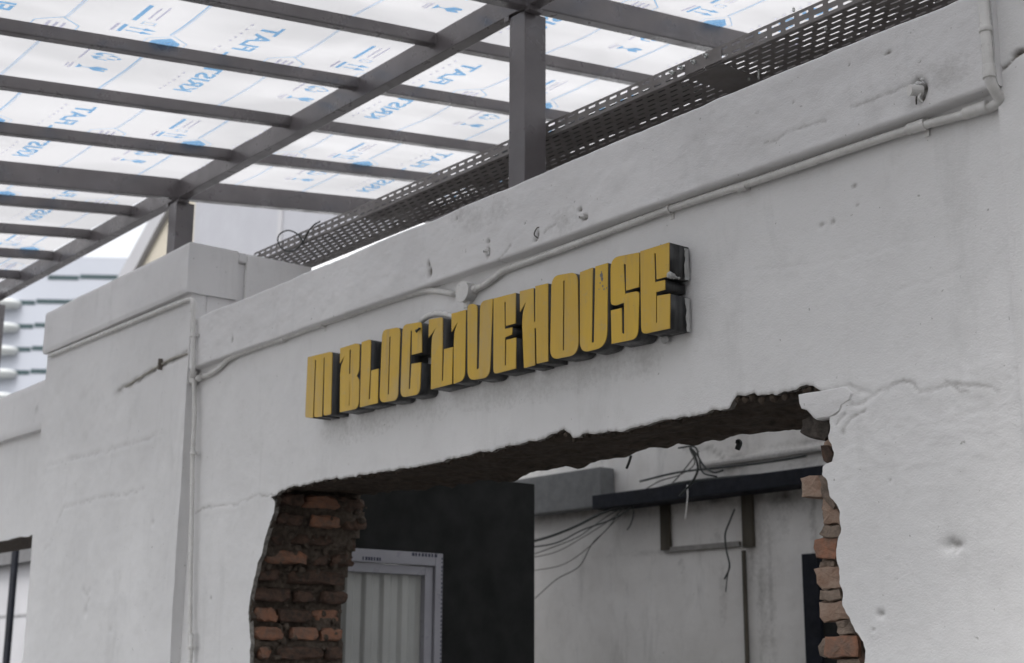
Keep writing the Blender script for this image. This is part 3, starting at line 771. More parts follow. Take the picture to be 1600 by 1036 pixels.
# stub anchors left in the parapet
for (a, b, lab) in ((912, 338, 'rusty anchor stub in the parapet, second hole from the right'), (762, 392, 'chipped anchor stub in the parapet directly above the round box side of the sign'), (840, 368, 'bent wire anchor sticking out of the parapet above the middle of the sign')):
    p = W(a, b, YB); an = empty('anchor_stub', tuple(p), lab, 'anchor', 'old anchors left in the parapet')
    if a == 840:
        tube('hook', smooth_path([(p[0], YB+.006, p[2]-.010), (p[0]-.004, YB-.010, p[2]+.002), (p[0]+.010, YB-.012, p[2]+.018), (p[0]+.014, YB-.006, p[2]+.022)]), .002, MWIREB, an, 6)
    else:
        bm = bmesh.new(); add_tube(bm, [(p[0]-.008, YB-.010, p[2]-.002), (p[0]+.004, YB+.012, p[2])], .0055 if a == 912 else .0045, 10); bmobj('stub', bm, MPIPE, an)
        bm = bmesh.new(); add_tube(bm, [(p[0]-.0085, YB-.0108, p[2]-.002), (p[0]-.0075, YB-.009, p[2]-.002)], .0036, 10); bmobj('stub_bore', bm, MWIRE, an)
        bm = bmesh.new()
        for i in range(8): crumb(bm, (p[0]+random.uniform(-.014, .01), YB+.001, p[2]+random.uniform(-.012, .016)), random.uniform(.002, .0045), a+i)
        o = bmobj('crumbs', bm, MPB, an); o['kind'] = 'stuff'

# ------------------------------------------------------------------ the sign
YS = -.080
sign = empty('sign', (-3.65, -.04, 2.6), 'yellow faced sign in condensed black sided letters reading M BLOC LIVEHOUSE', 'sign')
def rnd(poly, tr):
    ox, oy, s = tr; P = []
    pts = [(ox + p[0]/s, oy + p[1]/s, (p[2]/s if len(p) > 2 else 0)) for p in poly]
    W2 = [np.array(W(a, b, YS))[[0, 2]] for a, b, r in pts]; n = len(W2)
    sc = 3.75 / FP * 1.15
    for i in range(n):
        a, b, c = W2[i-1], W2[i], W2[(i+1) % n]; r = pts[i][2] * sc
        if r <= 0: P.append(tuple(b)); continue
        u = a-b; v = c-b; lu = np.linalg.norm(u); lv = np.linalg.norm(v); rr = min(r, lu*.49, lv*.49)
        s0 = b + u/lu*rr; e0 = b + v/lv*rr; k = 7 if pts[i][2] > 12 else 3
        for j in range(k+1):
            t = j/k; P.append(tuple(s0*(1-t)**2 + b*2*t*(1-t) + e0*t*t))
    return P
def letter_solid(name, loops, y0, y1, mat, parent, grow=0.0):
    cu = bpy.data.curves.new('tmp', 'CURVE'); cu.dimensions = '2D'; cu.fill_mode = 'BOTH'
    for L in loops:
        sp = cu.splines.new('POLY'); sp.points.add(len(L)-1)
        for i, (x, z) in enumerate(L): sp.points[i].co = (x, z, 0, 1)
        sp.use_cyclic_u = True
    cu.extrude = abs(y1-y0)/2; cu.offset = grow
    o = bpy.data.objects.new('tmp', cu); COL.objects.link(o)
    dg = bpy.context.evaluated_depsgraph_get(); me = bpy.data.meshes.new_from_object(o.evaluated_get(dg))
    bpy.data.objects.remove(o); bpy.data.curves.remove(cu)
    mid = (y0+y1)/2
    for v in me.vertices: x, z, d = v.co; v.co = (x, mid - d, z)
    me.name = name; me.materials.clear(); me.materials.append(mat)
    bm = bmesh.new(); bm.from_mesh(me); bmesh.ops.remove_doubles(bm, verts=bm.verts[:], dist=1e-5)
    bmesh.ops.recalc_face_normals(bm, faces=bm.faces[:]); bm.to_mesh(me); bm.free()
    ob = bpy.data.objects.new(name, me); place(ob, parent); return ob
k1 = (470, 530, 7.4); k2 = (580, 480, 6.471); k3 = (660, 450, 6.094); k4 = (780, 420, 6.093); k5 = (850, 400, 6.093); k6 = (940, 360, 5.181)
LET = [
 ('M', k1, [[(80,208),(335,146,28),(362,150,30),(347,866,20),(262,886,45),(276,210,4),(264,212,4),(243,893,14),(152,905,45),(177,238,4),(163,242,4),(140,908),(48,906,50)]]),
 ('B', k1, [[(455,105),(625,52,10),(680,48,60),(672,372,40),(645,425),(676,472,30),(668,798,110),(450,845),(455,400,20),(466,310,20),(508,182),(452,280)],
            [(564,122),(579,118),(571,400),(556,402)], [(564,490),(568,490),(562,766),(552,768)]]),
 ('L', k1, [[(703,34,10),(808,-2,45),(800,360),(783,697,3),(800,693,3),(812,362),(896,340),(888,737),(682,787)]]),
 ('O', k2, [[(112,232,85),(293,200,70),(268,938,95),(82,968,100)], [(184,297,3),(196,295,3),(178,880,3),(165,882,3)]]),
 ('C', k2, [[(318,178,90),(508,148,45),(512,455),(410,482),(412,237,5),(398,237,5),(378,827,5),(392,827,5),(407,573),(502,558),(490,880,95),(294,914,95)]]),
 ('L', k3, [[(62,300),(192,276,35),(190,590),(183,885,3),(196,880,3),(206,583),(288,563),(280,913),(80,965),(86,560,40),(92,460,30),(130,375),(58,475)]]),
 ('I', k3, [[(276,245),(412,207),(403,873,110),(296,912),(298,540,30),(304,420,30),(338,318),(277,420)]]),
 ('V', k3, [[(428,150,60),(522,155,55),(516,775,8),(538,765,8),(550,130,80),(668,100),(640,850,110),(430,882,110)]]),
 ('E', k3, [[(677,100),(886,46),(886,335),(794,362),(792,132,3),(780,135,3),(784,390),(855,374),(852,442),(786,470),(783,740,3),(795,735,3),(798,494),(890,472),(888,766),(675,820,50)]]),
 ('H', k4, [[(195,215),(325,183),(330,505),(343,503),(343,166,6),(462,138),(465,880),(356,903),(350,565),(335,568),(340,917),(235,945),(218,520,40),(226,410,30),(255,312),(198,412)]]),
 ('O', k4, [[(498,70,110),(745,28,100),(755,815,130),(484,868,110)], [(609,112,3),(622,110,3),(617,775,3),(604,777,3)]]),
 ('U', k5, [[(342,155),(462,110),(453,825,6),(475,820,6),(488,100),(606,66),(600,862,150),(342,925,110)]]),
 ('S', k6, [[(72,222,95),(303,178),(303,457),(198,488),(196,275,5),(178,270,5),(188,513),(305,487,40),(293,876,75),(80,918),(75,648),(160,628),(165,832,5),(183,838,5),(182,583),(120,606,12),(74,604,40)]]),
 ('E', k6, [[(312,170),(545,97),(545,370),(445,397),(438,185,3),(426,185,3),(432,420),(512,400),(512,479),(440,500),(440,750,3),(448,745,3),(447,530),(552,512),(550,793),(321,842,50)]]),
]
names = {0:'M',1:'B',2:'L',3:'O',4:'C',5:'L',6:'I',7:'V',8:'E',9:'H',10:'O',11:'U',12:'S',13:'E'}
for i, (ch, tr, loops) in enumerate(LET):
    LP = [rnd(l, tr) for l in loops]
    body = letter_solid('letter', LP, YS+.0035, -.004, MBLACK, sign)
    letter_solid('letter_face', LP, YS, YS+.0030, MYEL, body)
# rails and torn board at the back of the sign
sxl = W(481, 600, 0)[0]; sxr = W(1081, 450, 0)[0]
def zt(px, py): return W(px, py, 0)[2]
box('back_rail', sxl+.10, sxr-.05, -.030, -.004, 2.535, 2.555, MBLACK, sign)
box('back_rail', sxl+.10, sxr-.05, -.030, -.004, 2.69, 2.71, MBLACK, sign)
xe = max(p[0] for p in rnd(LET[13][2][0], k6))
zt_, zb_ = W(1047, 379, YS)[2], W(1047, 519, YS)[2]
zm1 = W(1045, 432, YS)[2]; zm2 = W(1045, 461, YS)[2]
def torn(name, x0, z0, z1, y0, y1, seed):
    n = 26; V = []; F = []
    for i in range(n):
        z = z0 + (z1-z0)*i/(n-1); j = .004*float(fbm(z, seed, .02, 171, 3)); V += [(x0+.0012, y0 + j, z), (x0+.0030 + abs(j)*.4, (y0+y1)/2, z), (x0+.0012, y1, z)]
    for i in range(n-1):
        a = i*3; F += [(a, a+1, a+4, a+3), (a+1, a+2, a+5, a+4)]
    return meshobj(name, V, F, MCHIP, sign)
torn('torn_edge', xe, zm1, zt_-.004, -.022, -.004, 3); torn('torn_edge', xe, zb_+.010, zm2, -.022, -.004, 9)
bm = bmesh.new()
for i, (a, b, r_) in enumerate(((940,430,.0075),(941,436,.006),(938,442,.003),(942,447,.0035),(944,452,.003),(940,425,.003),(936,452,.002),(948,450,.0025))):
    p = W(a, b, YS); n = 9; vs = [bm.verts.new((p[0]+r_*(.6+.5*random.random())*math.cos(6.283*k/n), YS-.0006, p[2]+1.2*r_*(.6+.5*random.random())*math.sin(6.283*k/n))) for k in range(n)]; bm.faces.new(vs)
o = bmobj('scuff_marks', bm, simple('scraped_grey_patch', (.22, .21, .20), .8), sign); o['kind'] = 'stuff'
# crumpled white scrap lodged on the arm of the last E
bm = bmesh.new()
p = W(1045, 428, YS)
for i, (dx, dy, dz, r) in enumerate(((0, .004, .004, .008), (.002, .014, .003, .007), (.0, .024, .001, .006), (-.006, .002, .002, .006), (.003, .033, .0, .004))):
    crumb(bm, (xe-.002+dx, YS+dy, zm1+dz), r, 970+i)
bmobj('white_scrap', bm, MCHIP, sign)
# blobs of sealant seen under the letters
for i, (a, b) in enumerate(((668, 605), (745, 595), (1036, 531))):
    p = W(a, b, -.02); bm = bmesh.new(); crumb(bm, (p[0], -.012, p[2]+.004), .011, 990+i); bmobj('sealant_blob', bm, MCHIP, sign)

# ------------------------------------------------------------------ canopy frame
canopy = empty('canopy_frame', (-5, .35, 0), 'grey brown steel canopy frame of posts, beams and rafters above the wall', 'canopy frame')
XR = [-3.715 - .565*k for k in range(-6, 12)]
def sloped_bar(name, x0, x1, y0, y1, h, below=0.0, mat=MSTEEL, parent=canopy):
    V = [(x, y, roof_z(y) - below - (h if lo else 0)) for lo in (1, 0) for (x, y) in ((x0, y0), (x1, y0), (x1, y1), (x0, y1))]
    bm = bmesh.new(); v = [bm.verts.new(p) for p in V]
    for f in [(0,3,2,1),(4,5,6,7),(0,1,5,4),(1,2,6,5),(2,3,7,6),(3,0,4,7)]: bm.faces.new([v[i] for i in f])
    bmesh.ops.bevel(bm, geom=bm.edges[:], offset=.003, segments=2, affect='EDGES')
    return bmobj(name, bm, mat, parent)
PX = [-3.715 + .045, -3.715 - 2.825 + .045, -3.715 - 5.65 + .045, -3.715 + 2.825 + .045]
YF = .30; BW = .055
for i, xc in enumerate(PX):
    x1 = W(853, 280, .35)[0] if i == 0 else xc
    xl_, xr_ = (-3.80, -3.709) if i == 0 else (-6.636, -6.545) if i == 1 else (-9.40, -9.30) if i == 2 else (-.98, -.89)
    o = box('post', xl_, xr_, .305, .405, 2.886, 3.945, MSTEEL, canopy, .004)
    bp = box('base_plate', xl_-.03, xr_+.03, .27, .44, 2.886, 2.894, MSTEEL, canopy)
zbm = 3.955
box('main_beam', -9.75, .45, YF, YF+BW, zbm, ROOF0-.002, MSTEEL, canopy, .003)
cross = {0: -3.715, 5: -6.54, 10: -9.365, -5: -.89}
for k in range(-7, 11):
    x = -3.715 - .565*k
    ymax = 2.6 if x > -6.8 else YF
    hh, wd, nm = (.105, .05, 'cross_beam') if k in cross else (.052, .042, 'rafter')
    if k in cross and k == 5: x = -6.54
    sloped_bar(nm, x-wd/2, x+wd/2, -4.2, YF-.001, hh)
    if ymax > YF: sloped_bar(nm, x-wd/2, x+wd/2, YF+BW+.001, 2.6, hh)
box('edge_beam', -9.75, .45, -4.26, -4.201, roof_z(-4.25)-.105, roof_z(-4.25), MSTEEL, canopy, .003)
box('edge_beam', -6.6, .45, 2.601, 2.66, roof_z(2.63)-.105, roof_z(2.63)-.004, MSTEEL, canopy, .003)
bm = bmesh.new()                     # weld beads where rafters meet the main beam
for k in range(-6, 11):
    x = -3.715 - .565*k if k != 5 else -6.54; hh, wd = (.105, .05) if k in cross else (.052, .042)
    for yy, sd in ((YF-.0015, -1), (YF+BW+.0015, 1)):
        if sd > 0 and x < -6.8: continue
        zt_ = roof_z(yy); L = [(x-wd/2-.001, yy, zt_-.006), (x-wd/2-.001, yy, zt_-hh), (x+wd/2+.001, yy, zt_-hh), (x+wd/2+.001, yy, zt_-.006)]
        P = []
        for a, b in zip(L, L[1:]):
            n_ = max(2, int((Vector(b)-Vector(a)).length/.006))
            P += [tuple(Vector(a).lerp(Vector(b), t/n_) + Vector((random.uniform(-.0012, .0012), 0, random.uniform(-.0012, .0012)))) for t in range(n_)]
        add_tube(bm, P, [random.uniform(.002, .0036) for _ in P], 5)
o = bmobj('weld_bead', bm, MSTEEL, canopy, True); o['kind'] = 'stuff'
for i, (xc, yc_) in enumerate(((-3.75, .30),(-6.59, .30))):   # gusset plates under the joint
    box('gusset', xc-.075, xc-.048, .299, .36, 3.935, 3.954, MSTEEL, canopy); box('gusset', xc+.048, xc+.075, .299, .36, 3.935, 3.954, MSTEEL, canopy)

# ------------------------------------------------------------------ roof sheets with printed film
def text_polys(body, h=1.0, off=0.0):
    cu = bpy.data.curves.new('t', 'FONT'); cu.body = body; cu.size = 1.0; cu.offset = off; cu.resolution_u = 3
    o = bpy.data.objects.new('t', cu); COL.objects.link(o)
    me = bpy.data.meshes.new_from_object(o.evaluated_get(bpy.context.evaluated_depsgraph_get()))
    V = [(v.co.x, v.co.y) for v in me.vertices]; F = [tuple(p.vertices) for p in me.polygons]
    bpy.data.objects.remove(o); bpy.data.curves.remove(cu); bpy.data.meshes.remove(me)
    xs_ = [v[0] for v in V]; ys_ = [v[1] for v in V]; x0, x1, y0, y1 = min(xs_), max(xs_), min(ys_), max(ys_)
    return [((x-x0)/(x1-x0), (y-y0)/(y1-y0)) for x, y in V], F
T_KRIS = text_polys('KRISTAL FLAT', off=.024)
T_P = text_polys('P', off=.03)
class Print:
    def __init__(s): s.V = []; s.F = []
    def poly(s, P, y0, y1):
        # clip in y by the sheet
        ys_ = [p[1] for p in P]
        if min(ys_) < y0 or max(ys_) > y1: return
        n = len(s.V); s.V += P; s.F.append(tuple(range(n, n+len(P))))
    def rect(s, xa, xb, ya, yb, y0, y1):
        ya = max(ya, y0); yb = min(yb, y1)
        if yb > ya: s.poly([(xa, ya), (xb, ya), (xb, yb), (xa, yb)], y0-1, y1+1)
    def glyphs(s, T, xa, xb, ya, yb, y0, y1):
        if ya < y0 or yb > y1: return
        n = len(s.V); s.V += [(xa+(xb-xa)*u, ya+(yb-ya)*v) for u, v in T[0]]; s.F += [tuple(n+i for i in f) for f in T[1]]
    def build(s, name, mat, parent, lift, wave):
        if not s.F: return
        V = [(x, y, roof_z(y) + wave(x, y) - lift) for x, y in s.V]
        o = meshobj(name, V, s.F, mat, parent); o['kind'] = 'stuff'; return o
def ring(pr, P, t, y0, y1):
    c = (sum(p[0] for p in P)/len(P), sum(p[1] for p in P)/len(P)); n = len(P)
    Q = [(c[0]+(p[0]-c[0])*(1-t), c[1]+(p[1]-c[1])*(1-t)) for p in P]
    for i in range(n): pr.poly([P[i], P[(i+1) % n], Q[(i+1) % n], Q[i]], y0, y1)
sheet_txt = {-1: 'left of the middle', 0: ''}
def roof_sheet(XL, XRt, off, ya, yb, label):
    root = empty('roof_sheet', ((XL+XRt)/2, (ya+yb)/2, roof_z((ya+yb)/2)), label, 'roof sheet', 'printed film covered roof sheets on the canopy')
    amp = random.uniform(.005, .009); ph = random.uniform(0, 6)
    def wave(x, y):
        u = (x-XL)/.565; d = abs(u - round(u))               # sheet lies on the rafters, sags between
        return .004 - .012*(math.sin(math.pi*min(1, max(0, (u % 1)))))**2*.6 + amp*math.sin(y*5.3+ph)*math.sin(math.pi*(u % 1))**2
    nx, ny = 24, int((yb-ya)/.05); V = []; F = []
    for j in range(ny+1):
        for i in range(nx+1):
            x = XL+.002+(XRt-XL-.004)*i/nx; y = ya+(yb-ya)*j/ny; V.append((x, y, roof_z(y)+wave(x, y)))
    for j in range(ny):
        for i in range(nx): a = j*(nx+1)+i; F.append((a, a+nx+1, a+nx+2, a+1))
    meshobj('sheet', V, F, MSHEET, root, True)
    bl, pale, gr, wh = Print(), Print(), Print(), Print()
    y0, y1 = ya+.01, yb-.01; per = .953
    for k in range(-5, 5):
        o = off + per*k
        def line(yy, strong):
            n = 14
            hx0, hx1 = XL+.57-.115, XL+.57+.115
            for a, b in ((XL+.004, hx0), (hx1, XRt-.004)):
                for i in range(n):
                    xa = a+(b-a)*i/n; xb = a+(b-a)*(i+1)/n
                    (bl if strong else pale).rect(xa, xb, yy-.003, yy+.0026, y0, y1); pale.rect(xa, xb, yy+.006, yy+.010, y0, y1)
        line(o, False); line(o+.408, True)
        # long hexagon badges on the lines: outlined, then solid
        def hexa(cx, cy, hx, hy): return [(cx-hx, cy), (cx-hx*.45, cy-hy), (cx+hx*.45, cy-hy), (cx+hx, cy), (cx+hx*.45, cy+hy), (cx-hx*.45, cy+hy)]
        ring(pale if False else bl, hexa(XL+.57, o-.005, .115, .085), .05, y0, y1)
        for r_ in range(3): gr.rect(XL+.51, XL+.63, o-.04+.028*r_, o-.028+.028*r_, y0, y1)
        bl.poly(hexa(XL+.57, o+.408+.02, .085, .058), y0, y1); ring(bl, hexa(XL+.57, o+.408+.02, .112, .082), .035, y0, y1)
        wh.glyphs(T_P, XL+.585, XL+.625, o+.408-.01, o+.408+.05, y0, y1)
        for r_ in range(3): wh.rect(XL+.50, XL+.57, o+.408-.008+.022*r_, o+.408+.002+.022*r_, y0, y1)
        bl.glyphs(T_KRIS, XL+.14, XL+.94, o-.275, o-.190, y0, y1)
        for q in range(19):                                   # row of tiny faint letters below the name
            xx = XL+.13+.044*q
            if q % 7 != 6: gr.rect(xx, xx+.014, o-.332, o-.322, y0, y1)
        # glass, hands, arrows, bars
        gy = o+.23
        gx = XL+.24
        bl.poly([(gx-.022, gy-.006), (gx+.022, gy-.006), (gx+.010, gy+.010), (gx-.010, gy+.010)], y0, y1)
        bl.rect(gx-.003, gx+.003, gy+.010, gy+.045, y0, y1)
        bl.poly([(gx-.005, gy+.045), (gx+.005, gy+.045), (gx+.024, gy+.070), (gx+.020, gy+.115), (gx+.004, gy+.115), (gx-.002, gy+.09), (gx-.010, gy+.115), (gx-.020, gy+.115), (gx-.024, gy+.070)], y0, y1)
        gr.rect(gx-.03, gx+.03, gy-.035, gy-.026, y0, y1); gr.rect(gx-.022, gx+.022, gy-.05, gy-.043, y0, y1)
        rx = XL+.375
        for s_ in (-1, 1):
            bl.poly([(rx+s_*.010, gy), (rx+s_*.034, gy+.022), (rx+s_*.036, gy+.075), (rx+s_*.030, gy+.075), (rx+s_*.027, gy+.036), (rx+s_*.010, gy+.020)], y0, y1)
            bl.poly([(rx+s_*.004, gy+.010), (rx+s_*.020, gy+.034), (rx+s_*.006, gy+.046)], y0, y1)
            bl.poly([(rx+s_*.006, gy+.06), (rx+s_*.024, gy+.075), (rx+s_*.018, gy+.10), (rx+s_*.010, gy+.10), (rx+s_*.014, gy+.078)], y0, y1)
        bl.poly([(rx-.012, gy+.104), (rx+.012, gy+.104), (rx, gy+.122)], y0, y1)
        gr.rect(rx-.05, rx+.06, gy-.035, gy-.026, y0, y1)
        ax_ = XL+.66
        for s_ in (0, .036):
            bl.rect(ax_+s_-.004, ax_+s_+.004, gy+.01, gy+.075, y0, y1); bl.poly([(ax_+s_-.014, gy+.07), (ax_+s_+.014, gy+.07), (ax_+s_, gy+.12)], y0, y1)
        bl.rect(ax_-.02, ax_+.056, gy-.018, gy-.001, y0, y1); gr.rect(ax_-.02, ax_+.056, gy-.045, gy-.032, y0, y1)
        bl.rect(XL+.765, XL+.92, gy-.012, gy+.006, y0, y1)
        gr.rect(XL+.80, XL+.91, gy+.035, gy+.043, y0, y1); gr.rect(XL+.80, XL+.93, gy+.062, gy+.070, y0, y1)
        ring(pale, [(XL+.745+a, gy+.03+b) for a, b in ((0, 0), (.03, 0), (.03, .055), (0, .055))], .3, y0, y1)
    bl.build('printed_lettering', MINK, root, .0035, wave); pale.build('printed_lines', MINKL, root, .0045, wave)
    gr.build('faint_print', MINKG, root, .0040, wave); wh.build('badge_letters', MINKW, root, .0060, wave)
    return root
offs = {-2: .1, -1: -.42, 0: -.09, 1: -.065, 2: -.335, 3: .12, 4: -.28}
XS0 = -4.28
wh_ = {-2: 'over the right pilaster', -1: 'above the right end of the cable tray', 0: 'over the near steel post', 1: 'first one left of the near post',
       2: 'just right of the far post', 3: 'just left of the far post', 4: 'second left of the far post'}
for n, of in offs.items():
    a = XS0 - 1.13*n; yb = 2.6 if n < 3 else .3
    roof_sheet(a, a+1.13, of, -4.2, yb, 'milky roof sheet in blue printed film, ' + wh_[n])
roof_sheet(XS0 - 1.13*5 + .68, XS0 - 1.13*4, .2, -4.2, .3, 'narrow milky roof sheet with blue printed film at the far end of the canopy')

# ------------------------------------------------------------------ cable trays
def slot_panel(V, F, o, u, v, L, H, rows, pitch, slot_l, slot_w, stagger=True, thin=None):
    # perforated plate made of cells, each cell a rectangle with a slot hole
    o, u, v = map(np.array, (o, u, v)); n = max(1, int(L/pitch)); rh = H/rows
    for r_ in range(rows):
        sh = pitch/2 if (stagger and r_ % 2) else 0
        s = -sh
        while s < L - 1e-6:
            a = max(0, s); b = min(L, s+pitch)
            z0 = r_*rh; z1 = z0+rh
            R = [o+u*a+v*z0, o+u*b+v*z0, o+u*b+v*z1, o+u*a+v*z1]
            full = (b-a) > pitch*.98; i0 = len(V)
            cm = (a+b)/2
            if not full or (thin and thin(cm)):
                V.extend(R); F.append((i0, i0+1, i0+2, i0+3))
            else:
                cz = (z0+z1)/2; hl, hw = slot_l/2, slot_w/2
                S = [(-hl+hw*.3, -hw), (hl-hw*.3, -hw), (hl, -hw*.3), (hl, hw*.3), (hl-hw*.3, hw), (-hl+hw*.3, hw), (-hl, hw*.3), (-hl, -hw*.3)]
                V.extend(R); V.extend([o+u*(cm+p)+v*(cz+q) for p, q in S])
                R_ = [i0, i0+1, i0+2, i0+3]; S_ = [i0+4+k for k in range(8)]
                F.extend([(R_[0], R_[1], S_[1], S_[0]), (R_[1], S_[2], S_[1]), (R_[1], R_[2], S_[3], S_[2]), (R_[2], S_[4], S_[3]), (R_[2], R_[3], S_[5], S_[4]),
                          (R_[3], S_[6], S_[5]), (R_[3], R_[0], S_[7], S_[6]), (R_[0], S_[0], S_[7])])
            s += pitch
def tray(x0, x1, label, dy=0):
    zt_ = W(855, 192, .45)[2]; zb_ = W(855, 214.5, .45)[2]; w_ = .250; y0 = .45 + dy
    root = empty('cable_tray', ((x0+x1)/2, y0+w_/2, zb_), label, 'cable tray', 'perforated cable trays behind the parapet')
    def plate(name, *a, **k):
        V, F = [], []; slot_panel(V, F, *a, **k); o = meshobj(name, V, F, MTRAY, root)
        bm = bmesh.new(); bm.from_mesh(o.data); bmesh.ops.remove_doubles(bm, verts=bm.verts[:], dist=1e-5); bmesh.ops.solidify(bm, geom=bm.faces[:], thickness=.0016)
        bm.to_mesh(o.data); bm.free(); return o
    L = x1-x0
    plate('side_flange', (x0, y0, zb_+.003), (1, 0, 0), (0, 0, 1), L, zt_-zb_-.003, 2, .055, .036, .0085, stagger=False)
    plate('bottom_plate', (x0, y0+.004, zb_), (1, 0, 0), (0, 1, 0), L, w_-.008, 8, .055, .036, .0085)
    plate('side_flange', (x0, y0+w_, zb_+.003), (1, 0, 0), (0, 0, 1), L, zt_-zb_-.003, 2, .055, .036, .0085, stagger=False)
    bm = bmesh.new()
    for yy in (y0, y0+w_): add_tube(bm, [(x0, yy + (.003 if yy == y0 else -.003), zt_), (x1, yy + (.003 if yy == y0 else -.003), zt_)], .0028, 6)
    bmobj('rolled_lip', bm, MTRAY, root, True)
    bm = bmesh.new(); add_tube(bm, [(x0, y0+.003, zb_+.002), (x1, y0+.003, zb_+.002)], .0035, 6); bmobj('folded_corner', bm, MTRAY, root, True)
    return root, zt_, zb_, y0, w_
xj = W(1100, 98, .45)[0]
t1, zt1, zb1, ty, tw = tray(W(394, 395, .45)[0]+.02, xj, 'long perforated cable tray passing behind the near post')
t2, *_ = tray(xj+.003, 1.0, 'perforated cable tray right of the bolted joint, running out of frame at the top right')
bm = bmesh.new(); add_box(bm, xj-.075, xj+.075, ty+.006, ty+tw-.006, zb1-.0042, zb1-.0022); bmobj('joint_plate', bm, MTRAY, t1)
bm = bmesh.new(); add_box(bm, xj-.08, xj+.08, ty-.0045, ty-.0022, zb1+.004, zt1-.006); bmobj('joint_plate', bm, MTRAY, t1)
for (a, b) in ((1053, 115), (1068, 107), (1087, 98), (1106, 88)):
    p = W(a, b, ty); bm = bmesh.new()
    add_tube(bm, [(p[0], ty-.004, p[2]), (p[0], ty-.011, p[2])], .0078, 6); add_tube(bm, [(p[0], ty-.010, p[2]), (p[0], ty-.024, p[2]-.0)], .0032, 8); bmobj('bolt', bm, MBOLT, t1)
p = pl(1185, 108, 2, zb1); tube('hanger_rod', [(p[0], p[1], zb1-.035), (p[0], p[1], zb1+.03)], .003, MBOLT, t2, 6)
for (a, b) in ((1240, 12), (1290, 42), (1170, 120)):
    p = pl(a, b, 2, zb1); bm = bmesh.new(); add_tube(bm, [(p[0], p[1], zb1-.001), (p[0], p[1], zb1-.012)], .004, 8); bmobj('bolt', bm, MBOLT, t2)
# cables lying in the near half of the long tray
cbd = empty('cable_bundle', (-3.6, ty+.1, zb1), 'black cables lying side by side inside the long cable tray', 'cables')
for q in range(7):
    xa = W(560 if q < 4 else 700, 320, ty)[0]; xb2 = W(1045, 120, ty)[0]
    pts = [(xa + (xb2-xa)*k/7, ty+.020+.0235*q+random.uniform(-.005, .005), zb1+.0145+random.uniform(0, .004)) for k in range(8)]
    tube('cable', smooth_path(pts, 4), .0115, MWIRE, cbd, 8)
# steel bearer hidden behind the parapet under the tray
xb0 = pl(620, 358, 2, zb1-.01)
be = box('steel_bearer', -5.02, 1.0, .74, .80, zb1-.115, zb1-.012, MSTEEL)
tag(be, 'dark steel bearer beam behind the parapet, right under the perforated cable tray', 'beam')
for x in (-4.95, -2.6, -.6):
    box('wall_strut', x-.02, x+.02, .36, .80, 2.886, 2.915, MSTEEL, be)
    box('strut_leg', x-.02, x+.02, .75, .79, 2.916, zb1-.116, MSTEEL, be)
# looped cable on the tray
lc = empty('looped_cable', tuple(W(450, 380, .44)), 'thin black cable looped over the far end of the tray', 'cable')
cyl = [tuple(W(a, b, .435)) for a, b in ((500,346),(490,352),(482,362),(475,375),(466,387),(452,393),(440,388),(434,375),(438,365),(450,360),(462,364),(470,372),(474,380))]
tube('cable', smooth_path(cyl), .0035, MWIRE, lc, 8)

# ------------------------------------------------------------------ inside, seen through the opening
YBW = 2.9
bw = empty('inner_wall', (-5, YBW, 0), 'stained old white wall inside the building, seen through the opening', 'wall')
st_lines = [[tuple(W(a, b, YBW)[[0, 2]]) for a, b in L] for L in ([(840,810),(900,800),(1000,790),(1100,780)], [(1112,700),(1140,725),(1150,735)], [(1070,700),(1112,700)], [(1270,770),(1275,990)])]
blob = [(1145,728,.06,.035,.9), (1250,725,.10,.02,.4), (1100,770,.4,.02,.4), (900,800,.3,.03,.5), (1180,775,.12,.05,.55), (1050,775,.2,.02,.5), (1230,760,.2,.04,.6), (1065,888,.015,.008,.9),(1063,880,.012,.006,.9),
        (1225,800,.03,.10,.45), (1190,900,.03,.4,.35), (1070,860,.5,.01,.3), (1160,700,.25,.006,.5), (1200,745,.3,.006,.5), (1120,840,.03,.03,.4), (1090,795,.05,.02,.5), (1130,930,.02,.12,.3), (985,800,.14,.022,.8), (1110,782,.25,.02,.75), (1230,775,.16,.05,.8), (1175,850,.02,.14,.5), (1045,800,.04,.05,.7), (1170,790,.05,.05,.8), (1260,690,.3,.02,.5), (1150,720,.09,.03,.6), (1205,930,.02,.3,.4)]
def bw_dirt(x, z):
    d = .45*np.exp(-(crack_field(x, z, st_lines)/.012)**2)
    for a, b, sx, sz, v in blob:
        p = W(a, b, YBW); n_ = .75 + .5*fbm(x, z, .08, 181, 4); d = np.maximum(d, v*n_*np.exp(-((x-p[0])/sx)**2-((z-p[2])/sz)**2))
    return np.clip(d, 0, 1)
band('plaster_face', -8.2, -2.0, 0, 3.35, YBW, YBW+.2, lambda x, z: .004*fbm(x, z, .3, 183, 4), bw_dirt, MPS, bw, .02, 15, .004, nz=150)
zc_ = W(1150, 745, YBW)[2]
for (a, zz_) in ((706, .03), (752, .045)):
    p = W(1230, a, YBW-.03); o = band('ledge_moulding', -5.35, -3.6, p[2]-.02, p[2]+.012, YBW-.035, YBW+.01, lambda x, z: .002*fbm(x, z, .1, 185), lambda x, z: .35+0*x, MPS, bw, .03, 18, .003, nz=3)
